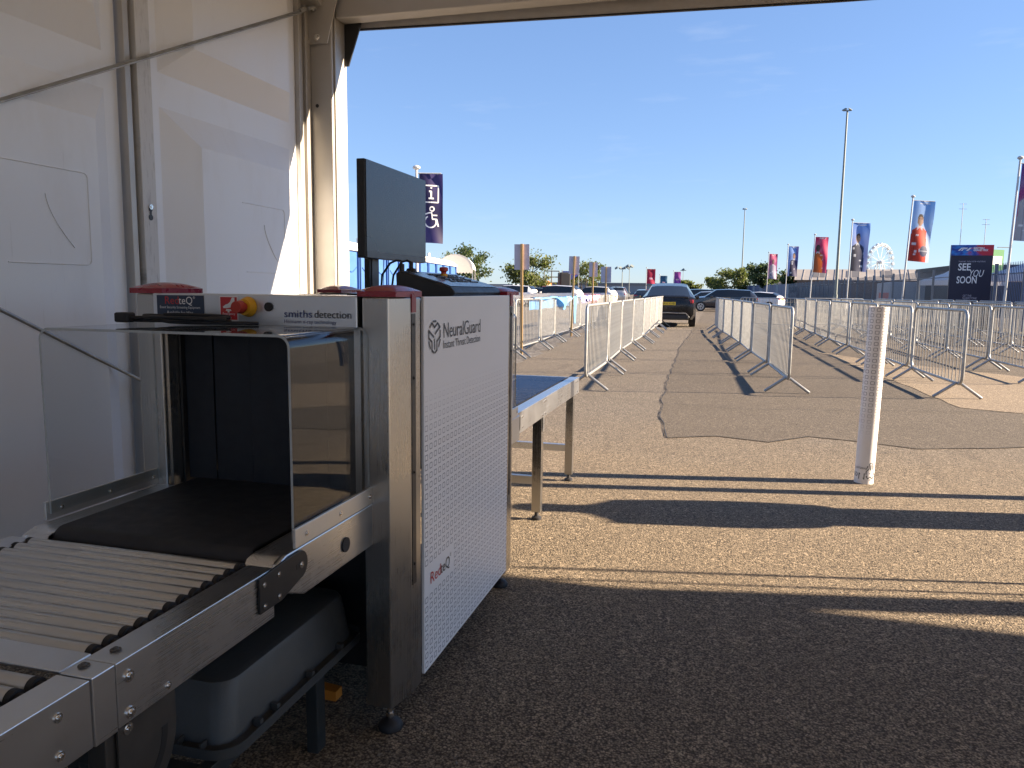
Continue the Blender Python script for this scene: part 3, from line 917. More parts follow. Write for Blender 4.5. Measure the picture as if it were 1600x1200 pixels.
part('button_head', MB().cyl((-1.272, HY - 0.022, 1.213), (-1.272, HY - 0.036, 1.213), 0.013, 20).cyl((-1.272, HY - 0.036, 1.213), (-1.272, HY - 0.056, 1.213), 0.0185, 20, 0.016), 'estop_red', eb2, 40)
part('key_switch', MB().cyl((-1.207, HY - 0.001, 1.214), (-1.207, HY - 0.004, 1.214), 0.0125, 20), 'black_rubber', hd, 40)
text('smiths', 0.029, FY(-1.160, 1.187), 'ink_blue', hd, width=0.085)
text('detection', 0.029, FY(-1.068, 1.187), 'ink_grey', hd, width=0.110)
text('Heimann x-ray technology', 0.0145, FY(-1.160, 1.171), 'ink_blue', hd, width=0.158)

# ------------------------------------------------------------------ monitor and console on top of the scanner
mon = thing('monitor', 'black flat screen monitor on a stand on top of the scanner', 'monitor', (-1.20, 2.68, SZT - 0.006))
MX = -1.19
part('housing', MB().box(MX - 0.035, MX - 0.004, 2.42, 2.965, 1.372, 1.705), 'black_plastic', mon, bevel=0.003)
part('housing_back', MB().box(MX - 0.075, MX - 0.036, 2.50, 2.88, 1.42, 1.60), 'black_plastic', mon, bevel=0.008)
part('screen', MB().box(MX - 0.0035, MX, 2.424, 2.961, 1.395, 1.703), 'screen', mon)
part('chin', MB().box(MX - 0.0035, MX + 0.001, 2.424, 2.961, 1.374, 1.3945), 'bezel', mon)
part('stand_neck', MB().box(MX - 0.072, MX - 0.05, 2.545, 2.625, SZT + 0.004, 1.45), 'black_plastic', mon, bevel=0.003)
part('neck_face', MB().box(MX - 0.0495, MX - 0.047, 2.56, 2.61, SZT + 0.01, 1.42), 'bezel', mon)
part('stand_foot', MB().box(MX - 0.12, MX + 0.03, 2.50, 2.70, SZT - 0.0055, SZT + 0.0035), 'black_plastic', mon, bevel=0.003)

con = thing('control_console', 'low black operator keyboard console with red stop knob below the monitor', 'console', (-0.96, 2.6, SZT - 0.006))
cprof = [(-1.065, SZT - 0.0055), (-0.868, SZT - 0.0055), (-0.855, SZT + 0.012), (-0.872, SZT + 0.030), (-0.93, SZT + 0.05), (-1.05, SZT + 0.082), (-1.068, SZT + 0.075)]
part('housing', MB().prism(cprof, frame((0, 2.935, 0), (1, 0, 0), (0, 0, 1)), 0.0, 0.55), 'black_plastic', con, bevel=0.006)
def slope(u, v, h=0.0):
    x = -1.045 + u * 0.17
    z = SZT + 0.082 - (x + 1.05) / 0.178 * 0.050 if x < -0.93 else SZT + 0.05 - (x + 0.93) / 0.058 * 0.02
    return (x, 2.40 + v * 0.52, z + 0.0022 + h)
part('key_surface', MB().grid(8, 2, lambda u, v: slope(u, v)), 'console_top', con)
kk = MB()
for i in range(4):
    for j in range(13):
        if (i + j) % 6 == 5: continue
        c = Vector(slope(0.18 + i * 0.16, 0.30 + j * 0.045))
        kk.box(c.x - 0.009, c.x + 0.009, c.y - 0.010, c.y + 0.010, c.z - 0.001, c.z + 0.0025)
part('keys', kk, 'bezel', con, bevel=0.001)
kb = part('stop_knob_base', MB().cyl((-1.0, 2.665, SZT + 0.062), (-1.0, 2.665, SZT + 0.078), 0.014, 20), 'estop_yellow', con, 40)
part('stop_knob', MB().lathe([(0.010, 0), (0.010, 0.008), (0.0165, 0.012), (0.0165, 0.022), (0.012, 0.025)], (-1.0, 2.665, SZT + 0.078), 20), 'estop_red', kb, 40)
pj = part('cable_plug', MB().cyl((-1.055, 2.41, SZT + 0.07), (-1.055, 2.41, SZT + 0.106), 0.009, 12), 'black_plastic', con, 40)
part('cable', MB().tube([(-1.055, 2.41, SZT + 0.105), (-1.062, 2.415, SZT + 0.116), (-1.09, 2.44, SZT + 0.118), (-1.13, 2.48, SZT + 0.11), (-1.17, 2.50, SZT + 0.07), (-1.18, 2.51, SZT + 0.0)], 0.004, 8), 'black_rubber', pj, 60)
pk = part('key_lock', MB().lathe([(0.02, 0), (0.016, 0.012), (0.006, 0.014)], (-1.05, 2.48, SZT + 0.08), 14).cyl((-1.05, 2.48, SZT + 0.09), (-1.05, 2.48, SZT + 0.114), 0.007, 10), 'black_plastic', con, 40)
part('cable', MB().tube([(-1.05, 2.48, SZT + 0.112), (-1.07, 2.49, SZT + 0.120), (-1.10, 2.51, SZT + 0.115), (-1.14, 2.53, SZT + 0.07), (-1.15, 2.53, SZT + 0.0)], 0.004, 8), 'black_rubber', pk, 60)

# coiled power lead lying on the clear hood
pl = thing('power_lead', 'coiled black power lead with plug lying on the clear hood', 'cable', (-1.45, 1.74, 1.1655))
rnd = random.Random(5)
pts = []
for k in range(90):
    a = k / 90 * 2 * pi * 3.4
    R = 0.10 + 0.012 * sin(a * 2.3) + 0.004 * k / 90
    pts.append((-1.42 + R * cos(a) * 1.25 + 0.01 * sin(a * 3), 1.765 + 0.32 * R * sin(a) + 0.01 * sin(a * 1.7), 1.1705 + 0.0046 * (k / 30) + 0.003 * (1 + sin(a * 1.3))))
cd = part('lead', MB().tube(pts, 0.0048, 8), 'black_rubber', pl, 60)
part('plug', MB().box(-1.60, -1.555, 1.715, 1.748, 1.168, 1.195), 'black_rubber', pl, bevel=0.005)
part('lead_tail', MB().tube([(-1.556, 1.731, 1.181), (-1.53, 1.735, 1.182), (-1.49, 1.75, 1.176), (-1.44, 1.74, 1.172), (-1.36, 1.735, 1.1715), (-1.27, 1.77, 1.171), (-1.2, 1.79, 1.171)], 0.0048, 8), 'black_rubber', pl, 60)

# ================================================================== ROLLER CONVEYOR (entry)
rc = thing('roller_conveyor', 'stainless steel roller conveyor leading into the scanner', 'conveyor', (-1.26, 0.9, 0))
def rail(y0, y1, xo, sgn, ztop=0.672, zb=0.562):
    """C-channel: outer web at xo, flange pointing inwards"""
    t, w = 0.003, 0.062
    xi = xo - sgn * w
    P = [(xo, zb), (xo, ztop), (xi, ztop), (xi, ztop - t), (xo - sgn * t, ztop - t), (xo - sgn * t, zb)]
    if sgn > 0: P.reverse()
    P = [(x, z) for x, z in P]
    return part('side_rail', MB().prism(P, frame((0, y1, 0), (1, 0, 0), (0, 0, 1)), 0, y1 - y0), 'steel', rc, bevel=0.0025)
RR = -0.905
r1 = rail(0.937, 1.378, RR, 1)
rail(0.937, 1.378, -1.615, -1)
r2 = rail(0.25, 0.885, RR, 1)
rail(0.25, 0.885, -1.615, -1)
cp_ = part('joint_cap', MB().box(RR - 0.06, RR + 0.0015, 0.888, 0.934, 0.560, 0.6735), 'steel', rc, bevel=0.002)
cross = part('cross_plate', MB().box(-1.61, RR - 0.061, 0.89, 0.952, 0.668, 0.6745), 'steel', rc, bevel=0.002)
bolt((-0.945, 0.915, 0.6735), (0, 0, 1), 0.009, cp_, 'bracket_dark')
bolt((-0.94, 0.975, 0.672), (0, 0, 1), 0.009, r1, 'bracket_dark')
for (y, z, r, p_) in ((0.962, 0.64, 0.010, r1), (0.962, 0.577, 0.010, r1), (1.05, 0.577, 0.0065, r1), (0.825, 0.645, 0.0075, r2), (0.825, 0.585, 0.0075, r2), (0.765, 0.575, 0.0085, r2)):
    bolt((RR, y, z), (1, 0, 0), r, p_)
def roller(y):
    z = 0.660
    r = part('roller', MB().cyl((-1.545, y, z), (-0.990, y, z), 0.0158, 20), 'roller_steel', rc, 40)
    part('end_cap', MB().cyl((-0.9895, y, z), (-0.978, y, z), 0.0160, 18).cyl((-0.978, y, z), (-0.9675, y, z), 0.011, 12), 'black_rubber', r, 40)
    part('end_cap', MB().cyl((-1.557, y, z), (-1.5455, y, z), 0.0160, 18), 'black_rubber', r, 40)
for k in range(12): roller(1.372 - 0.0362 * k)
for k in range(9): roller(0.862 - 0.0362 * k)
# black joining plate
jp = part('joining_plate', MB().prism([(1.318, 0.592), (1.40, 0.592), (1.475, 0.612)] + [(1.475 + 0.033 * sin(t), 0.645 - 0.033 * cos(t)) for t in [i * pi / 10 for i in range(1, 10)]] + [(1.475, 0.678), (1.40, 0.675), (1.318, 0.668)], FACE_X(RR + 0.0005, 0, 0), 0, 0.006), 'dark_plate', rc, bevel=0.0012)
for (y, z) in ((1.334, 0.652), (1.388, 0.655), (1.388, 0.606), (1.334, 0.605)): bolt((RR + 0.0067, y, z), (1, 0, 0), 0.0062, jp)
part('slot', MB().prism([(1.458, 0.639), (1.482, 0.639), (1.482, 0.651), (1.458, 0.651)], FACE_X(RR + 0.0067, 0, 0), 0, 0.0005), 'black_plastic', jp)
bolt((RR + 0.0072, 1.478, 0.645), (1, 0, 0), 0.0078, jp)
# folding leg with slotted quadrant
lg_ = part('leg', MB().box(RR - 0.055, RR - 0.018, 0.925, 0.965, 0.0, 0.562), 'bracket_dark', rc, bevel=0.003)
quad = [(0.955, 0.5615)] + [(0.955 + 0.125 * cos(t), 0.53 + 0.125 * sin(t)) for t in [-pi / 2 + i * pi / 2 / 14 for i in range(15)]][::-1] + [(0.955, 0.405)]
quad = [(0.945, 0.5618), (0.945, 0.38)] + [(0.955 + 0.125 * cos(t), 0.50 + 0.125 * sin(t)) for t in [-pi / 2 + i * (pi / 2) / 14 for i in range(15)]] + [(1.08, 0.5618)]
qp = part('hinge_quadrant', MB().prism(quad, FACE_X(RR - 0.016, 0, 0), 0, 0.005), 'bracket_dark', rc, bevel=0.001)
sl = MB()
aa = [-pi / 2 + 0.12 + i * (pi / 2 - 0.1) / 12 for i in range(13)]
sl.prism([(0.955 + 0.102 * cos(t), 0.50 + 0.102 * sin(t)) for t in aa] + [(0.955 + 0.088 * cos(t), 0.50 + 0.088 * sin(t)) for t in aa[::-1]], FACE_X(RR - 0.0108, 0, 0), 0, 0.0006)
part('arc_slot', sl, 'black_plastic', qp)
for (y, z) in ((0.965, 0.545), (0.965, 0.44)): bolt((RR - 0.011, y, z), (1, 0, 0), 0.010, qp)
part('leg', MB().box(-1.60, -1.56, 0.925, 0.965, 0.0, 0.562), 'bracket_dark', rc, bevel=0.003)
part('leg_brace', MB().box(-1.559, RR - 0.056, 0.93, 0.96, 0.25, 0.29), 'bracket_dark', rc)
for x in (-1.60, RR - 0.055): part('leg', MB().box(x, x + 0.037, 0.30, 0.34, 0.0, 0.562), 'bracket_dark', rc)

# ------------------------------------------------------------------ tray on its stand under the conveyor
ts = thing('tray_stand', 'low black steel stand carrying the upturned grey tray', 'stand', (-1.2, 1.62, 0))
sx0, sx1, sy0, sy1, sz = -1.42, -1.015, 1.27, 1.90, 0.245
for x in (sx0, sx1 - 0.03): part('side_angle', MB().box(x, x + 0.03, sy0, sy1, sz - 0.035, sz), 'stand_black', ts, bevel=0.002)
for y in (sy0, sy1 - 0.03): part('end_angle', MB().box(sx0 + 0.031, sx1 - 0.031, y, y + 0.03, sz - 0.035, sz - 0.001), 'stand_black', ts, bevel=0.002)
for x in (sx0 + 0.001, sx1 - 0.035):
    for y in (sy0 + 0.04, 1.735): part('leg', MB().box(x, x + 0.034, y, y + 0.045, 0.0, sz - 0.036), 'stand_black', ts, bevel=0.003)
for y in (1.79, 1.82): bolt((sx1, y, sz - 0.018), (1, 0, 0), 0.004, ts, 'black_plastic', 'screw')
tr = thing('luggage_tray', 'dark grey plastic security tray turned upside down below the conveyor', 'tray', (-1.2, 1.6, sz))
def rrect(x0, x1, y0, y1, r, n=5):
    P = []
    for cx, cy, a0 in ((x1 - r, y0 + r, -pi / 2), (x1 - r, y1 - r, 0), (x0 + r, y1 - r, pi / 2), (x0 + r, y0 + r, pi)):
        for i in range(n + 1):
            a = a0 + i * pi / 2 / n
            P.append((cx + r * cos(a), cy + r * sin(a)))
    return P
TZ = sz + 0.0015
rings = [(rrect(-1.415, -0.985, 1.315, 1.965, 0.055), 0.012), (rrect(-1.395, -1.005, 1.335, 1.945, 0.05), 0.018), (rrect(-1.365, -1.022, 1.365, 1.93, 0.05), 0.134), (rrect(-1.361, -1.026, 1.369, 1.926, 0.05), 0.144), (rrect(-1.352, -1.035, 1.378, 1.917, 0.045), 0.149)]
mb = MB()
for i, (P, z) in enumerate(rings): mb.add([(x, y, TZ + z) for x, y in P], [])
n = len(rings[0][0])
for i in range(len(rings) - 1): mb.f += [(i * n + j, i * n + (j + 1) % n, (i + 1) * n + (j + 1) % n, (i + 1) * n + j) for j in range(n)]
mb.f.append(tuple(range((len(rings) - 1) * n, len(rings) * n)))
part('tub', mb, 'tray_grey', tr, 35)
mb = MB()
for P, z in ((rrect(-1.417, -0.983, 1.313, 1.967, 0.057), 0.0), (rrect(-1.420, -0.980, 1.310, 1.970, 0.06), 0.0), (rrect(-1.420, -0.980, 1.310, 1.970, 0.06), 0.024), (rrect(-1.417, -0.983, 1.313, 1.967, 0.057), 0.024), (rrect(-1.417, -0.983, 1.313, 1.967, 0.057), 0.0)):
    mb.add([(x, y, TZ + z) for x, y in P], [])
for i in range(4): mb.f += [(i * n + j, i * n + (j + 1) % n, (i + 1) * n + (j + 1) % n, (i + 1) * n + j) for j in range(n)]
part('rim', mb, 'tray_grey', tr, 35)
for y in (1.43, 1.50, 1.66, 1.82): part('rim_rib', MB().box(-1.003, -0.984, y, y + 0.012, TZ + 0.013, TZ + 0.034), 'tray_grey', tr)
for x in (-1.32, -1.12, -1.06): part('rim_rib', MB().box(x, x + 0.006, 1.314, 1.334, TZ + 0.013, TZ + 0.032), 'tray_grey', tr)
single('orange_wedge', MB().prism([(0, 0), (0.085, 0), (0.085, 0.03), (0.0, 0.036)], FACE_Y(-1.185, 2.01, 0.001), -0.02, 0.02), 'orange_paint', 'small orange block on the ground behind the tray stand', 'block', loc=(-1.15, 2.0, 0))

# ================================================================== EXIT ROLLER TABLE
et = thing('exit_roller_table', 'stainless roller table standing at the far end of the scanner', 'roller table', (-1.26, 4.2, 0))
ex0, ex1, ey0, ey1 = -1.60, -0.915, 3.39, 5.02
for xo, s in ((ex1, 1), (ex0, -1)):
    t, w = 0.003, 0.06
    xi = xo - s * w
    P = [(xo, 0.585), (xo, 0.69), (xi, 0.69), (xi, 0.687), (xo - s * t, 0.687), (xo - s * t, 0.585)]
    if s > 0: P.reverse()
    rl = part('side_rail', MB().prism(P, frame((0, ey1, 0), (1, 0, 0), (0, 0, 1)), 0, ey1 - ey0), 'steel', et, bevel=0.002)
    if s > 0:
        for (y, z) in ((3.43, 0.66), (3.43, 0.61), (3.52, 0.66), (3.52, 0.61), (3.98, 0.67), (4.02, 0.67), (4.02, 0.60), (3.95, 0.60), (4.45, 0.64), (4.96, 0.67), (4.96, 0.60), (4.90, 0.67)):
            bolt((ex1, y, z), (1, 0, 0), 0.007, rl)
part('end_rail', MB().box(ex0 + 0.004, ex1 - 0.004, ey1 - 0.02, ey1 - 0.001, 0.60, 0.688), 'steel', et)
for k in range(43):
    y = ey0 + 0.03 + 0.0366 * k
    r = part('roller', MB().cyl((ex0 + 0.065, y, 0.677), (ex1 - 0.072, y, 0.677), 0.0155, 14), 'roller_dark', et, 40)
    part('end_cap', MB().cyl((ex1 - 0.0715, y, 0.677), (ex1 - 0.062, y, 0.677), 0.0157, 12), 'black_rubber', r, 40)
part('joining_plate', MB().prism(rrect(3.36, 3.46, 0.60, 0.672, 0.02, 3), FACE_X(ex1 + 0.0005, 0, 0), 0, 0.005), 'dark_plate', et)
for y in (3.99, 4.90):
    for x in (ex0 + 0.01, ex1 - 0.065):
        l = part('leg', MB().box(x, x + 0.052, y, y + 0.045, 0.045, 0.6), 'steel_v', et, bevel=0.003)
        part('foot_pad', MB().lathe([(0.028, 0), (0.028, 0.012), (0.012, 0.022), (0.010, 0.045)], (x + 0.026, y + 0.022, 0.0005), 14), 'black_rubber', l, 45)
    part('cross_bar', MB().box(ex0 + 0.063, ex1 - 0.066, y + 0.008, y + 0.038, 0.20, 0.245), 'steel', et)
part('corner_bracket', MB().prism(rrect(3.995, 4.03, 0.50, 0.60, 0.012, 3), FACE_X(ex1 - 0.0128, 0, 0), 0, 0.006), 'steel', et)

# ================================================================== PATTERNED WHITE TUBE
tube_root = thing('patterned_tube', 'upright white cardboard tube printed with small squares standing on the tarmac', 'tube', (0.965, 5.50, 0))
tube_root.rotation_euler = (radians(0.4), radians(1.0), 0)
TM = print_panel('tube_print', lambda t, c: t.m('MULTIPLY', t.m('ARCTAN2', c[1], c[0]), 0.0605), lambda t, c: c[2], 0.0422, 0.037, 0.30, 0.62, base=(0.80, 0.78, 0.78), ink=(0.22, 0.20, 0.24))
mb = MB()
mb.add([], [])
n = 40
prof = [(0.0545, 0.001), (0.0605, 0.001), (0.0605, 1.185), (0.0545, 1.185), (0.0545, 0.002)]
vs = [(r * cos(2 * pi * j / n), r * sin(2 * pi * j / n), z) for r, z in prof for j in range(n)]
mb.add(vs, [(i * n + j, i * n + (j + 1) % n, (i + 1) * n + (j + 1) % n, (i + 1) * n + j) for i in range(4) for j in range(n)])
part('shell', mb, TM, tube_root, 40, world=False)
def on_tube(me, a0, z0, flip=True):
    R = 0.0612
    for v in me.vertices:
        x, y = v.co.x, v.co.y
        if flip: x, y = -x, -y
        a = a0 + x / R
        v.co = (R * cos(a), R * sin(a), z0 + y)
    return me
I4 = Matrix.Identity(4)
part('lettering', on_tube(text_mesh('NeuralGuard', 0.062, I4, 'ink_grey'), radians(-93), 0.075), 'ink_grey', tube_root)
part('lettering', on_tube(text_mesh('Instant Threat Detection', 0.026, I4, 'ink_grey'), radians(-93), 0.115), 'ink_grey', tube_root)
mb = MB()
for ln in lg:
    for (a, b) in zip(ln[:-1], ln[1:]):
        a, b = Vector(a) * 0.62, Vector(b) * 0.62
        if (b - a).length < 1e-5: continue
        d = (b - a).normalized(); nn = Vector((-d.y, d.x)) * 0.0028
        mb.add([(q.x, q.y, 0) for q in (a - nn, b - nn, b + nn, a + nn)], [(0, 1, 2, 3)])
me = mb.mesh('emblem', 'ink_grey')
part('emblem', on_tube(me, radians(-62), 0.09), 'ink_grey', tube_root)

# ================================================================== CROWD BARRIERS
ORD = ['nearest', 'second', 'third', 'fourth', 'fifth', 'sixth', 'seventh', 'eighth', 'ninth', 'tenth', 'eleventh', 'twelfth']
BL = 2.16
def bar_mesh(): return MB().cyl((0, 0, 0.205), (0, 0, 1.065), 0.0063, 6, cap=False).mesh('bar', 'galv', 60)
def barrier_parts():
    h = BL / 2
    r = 0.10
    P = []
    for cx, cz, a0 in ((h - r, 0.19 + r, -pi / 2), (h - r, 1.08 - r, 0), (-h + r, 1.08 - r, pi / 2), (-h + r, 0.19 + r, pi)):
        for i in range(5):
            a = a0 + i * pi / 8
            P.append((cx + r * cos(a), 0, cz + r * sin(a)))
    fr = MB().tube(P, 0.019, 8, closed=True).mesh('frame', 'galv', 60)
    n = 16
    xs = [-h + 0.11 + k * (BL - 0.22) / (n - 1) for k in range(n)]
    allb = MB()
    for x in xs: allb.cyl((x, 0, 0.205), (x, 0, 1.065), 0.0063, 5, cap=False)
    bars = allb.mesh('bars', 'galv', 60)
    ft = MB().tube([(0, -0.27, 0.018), (0, -0.02, 0.20), (0, 0.02, 0.20), (0, 0.27, 0.018)], 0.0185, 8).mesh('foot', 'galv', 50)
    hook = MB().tube([(0, 0, 0), (0.03, 0, 0), (0.045, 0, -0.02), (0.045, 0, -0.07)], 0.007, 6).mesh('hook', 'galv', 60)
    return fr, xs, bars, ft, hook
B_FRAME, B_XS, B_BARS, B_FOOT, B_HOOK = barrier_parts()
B_BAR = bar_mesh()
def barrier(a, b, label, group, detailed=False):
    a, b = Vector((*a, 0)), Vector((*b, 0))
    c, d = (a + b) / 2, b - a
    t = thing('crowd_barrier', label, 'barrier', c, atan2(d.y, d.x), group)
    part('frame', B_FRAME, None, t)
    if detailed:
        for x in B_XS:
            o = part('bar', B_BAR, None, t)
            o.location.x = x
    else:
        o = part('bars', B_BARS, None, t)
        o['kind'] = 'stuff'
    for x in (-BL / 2 + 0.13, BL / 2 - 0.13):
        o = part('foot', B_FOOT, None, t)
        o.location.x = x
    for z in (0.88, 0.42):
        o = part('hook', B_HOOK, None, t)
        o.location = (BL / 2 + 0.015, 0, z)
    return t
def row(a, b, n, desc, group, detailed=0, jit=0.05, seed=1):
    rnd = random.Random(seed)
    a, b = Vector(a), Vector(b)
    d = (b - a) / n
    P = [a + d * k + Vector((rnd.uniform(-jit, jit), 0)) for k in range(n + 1)]
    for k in range(n):
        u = (P[k + 1] - P[k]).normalized() * BL / 2
        m = (P[k] + P[k + 1]) / 2
        w = ORD[k] + ' steel crowd barrier in ' + desc if k else 'steel crowd barrier at the near end of ' + desc
        barrier(m - u, m + u, w, group, k < detailed)
row((-1.66, 9.30), (-2.10, 28.0), 8, 'the row left of the middle lane', 'barriers left of the middle lane', 3, 0.03, 2)
row((0.85, 9.95), (-0.28, 26.3), 7, 'the row right of the middle lane', 'barriers right of the middle lane', 2, 0.04, 3)
row((2.84, 10.15), (2.22, 26.6), 7, 'the row just behind the patterned tube', 'barriers behind the patterned tube', 3, 0.05, 4)
row((4.40, 12.3), (3.75, 30.2), 8, 'the third row right of the lane', 'barriers in the third row right of the lane', 2, 0.06, 5)
row((6.15, 16.6), (5.4, 30.6), 6, 'the fourth row right of the lane', 'barriers in the fourth row right of the lane', 0, 0.06, 6)
row((7.9, 22.2), (7.4, 31.4), 4, 'the rearmost row near the tall dark board', 'barriers near the tall board', 0, 0.06, 8)
row((-3.52, 11.2), (-4.75, 34.2), 10, 'the row with timber stakes on the left', 'barriers along the staked row', 2, 0.06, 7)
barrier((0.55, 28.3), (2.35, 27.1), 'crowd barrier set crosswise closing the far end between two rows right of the lane', 'crosswise barriers')
barrier((2.6, 28.3), (4.7, 28.9), 'crowd barrier set crosswise at the far end of the third row', 'crosswise barriers')

# plastic sheeting hung over the staked barriers
def drape(name, y0, y1, x_of, drop, mat, label, seed):
    rnd = random.Random(seed)
    ph = [rnd.uniform(0, 6) for _ in range(4)]
    def fn(u, v):
        y = y0 + u * (y1 - y0)
        x = x_of(y)
        d = drop(u)
        s = v * (d + 0.25)
        wob = 0.05 * sin(u * 22 + ph[0] + v * 2) * min(1, v * 2) + 0.025 * sin(u * 51 + ph[1] + v * 5) * v
        if s < 0.25: return (x - 0.05 - 0.02, y, 1.10 - (0.25 - s) + 0.01 * sin(u * 30))
        return (x + 0.035 + wob, y + 0.02 * sin(v * 9 + u * 12), 1.115 - (s - 0.25) + 0.012 * sin(u * 17 + ph[2]))
    return single(name, MB().grid(70, 16, fn), mat, label, 'plastic sheet', 60)
xL = lambda y: -3.52 - (y - 11.2) * 1.23 / 23
drape('plastic_sheet', 15.0, 22.3, xL, lambda u: 0.04 + 0.30 * max(0, sin((u - 0.42) / 0.33 * pi)) ** 1.3 * (0.42 < u < 0.75) + (0.75 * math.exp(-((u - 0.83) / 0.045) ** 2)), 'sheet_film', 'crumpled light blue plastic sheet sagging over the staked barriers', 3)
drape('violet_sheet', 22.5, 25.2, xL, lambda u: 0.10 + 0.10 * abs(sin(u * 8)), 'sheet_violet', 'violet plastic banner draped over the staked barriers beyond the blue sheet', 4)
drape('pink_sheet', 25.3, 27.3, xL, lambda u: 0.12 + 0.08 * abs(sin(u * 7)), 'sheet_pink', 'pink plastic banner draped over the staked barriers farthest back', 5)

# ------------------------------------------------------------------ placards on timber stakes
for i, (x, y, h, lab) in enumerate(((-3.70, 13.9, 2.11, 'nearest and tallest grey placard on a timber stake tied to the barriers'), (-4.00, 20.3, 2.17, 'second grey placard on a timber stake in front of the blue plastic sheet'), (-4.22, 24.9, 2.18, 'third grey placard on a timber stake in front of a small tree'), (-4.48, 29.6, 2.18, 'farthest grey placard on a timber stake at the end of the staked row'))):
    s = thing('stake_sign', lab, 'sign', (x + 0.05, y, 0), 0, 'placards on timber stakes')
    s.rotation_euler = (0, radians((-0.6, 1.2, 0.4, -0.3)[i]), radians(9 - 3 * i))
    part('stake', MB().box(-0.024, 0.024, -0.02, 0.02, 0.02, h), 'timber', s, world=False, bevel=0.002)
    w, hh = (0.14, 0.47) if i != 3 else (0.20, 0.60)
    part('board', MB().box(-w, w, 0.021, 0.029, h - hh - 0.005, h - 0.005), 'sign_back', s, world=False)

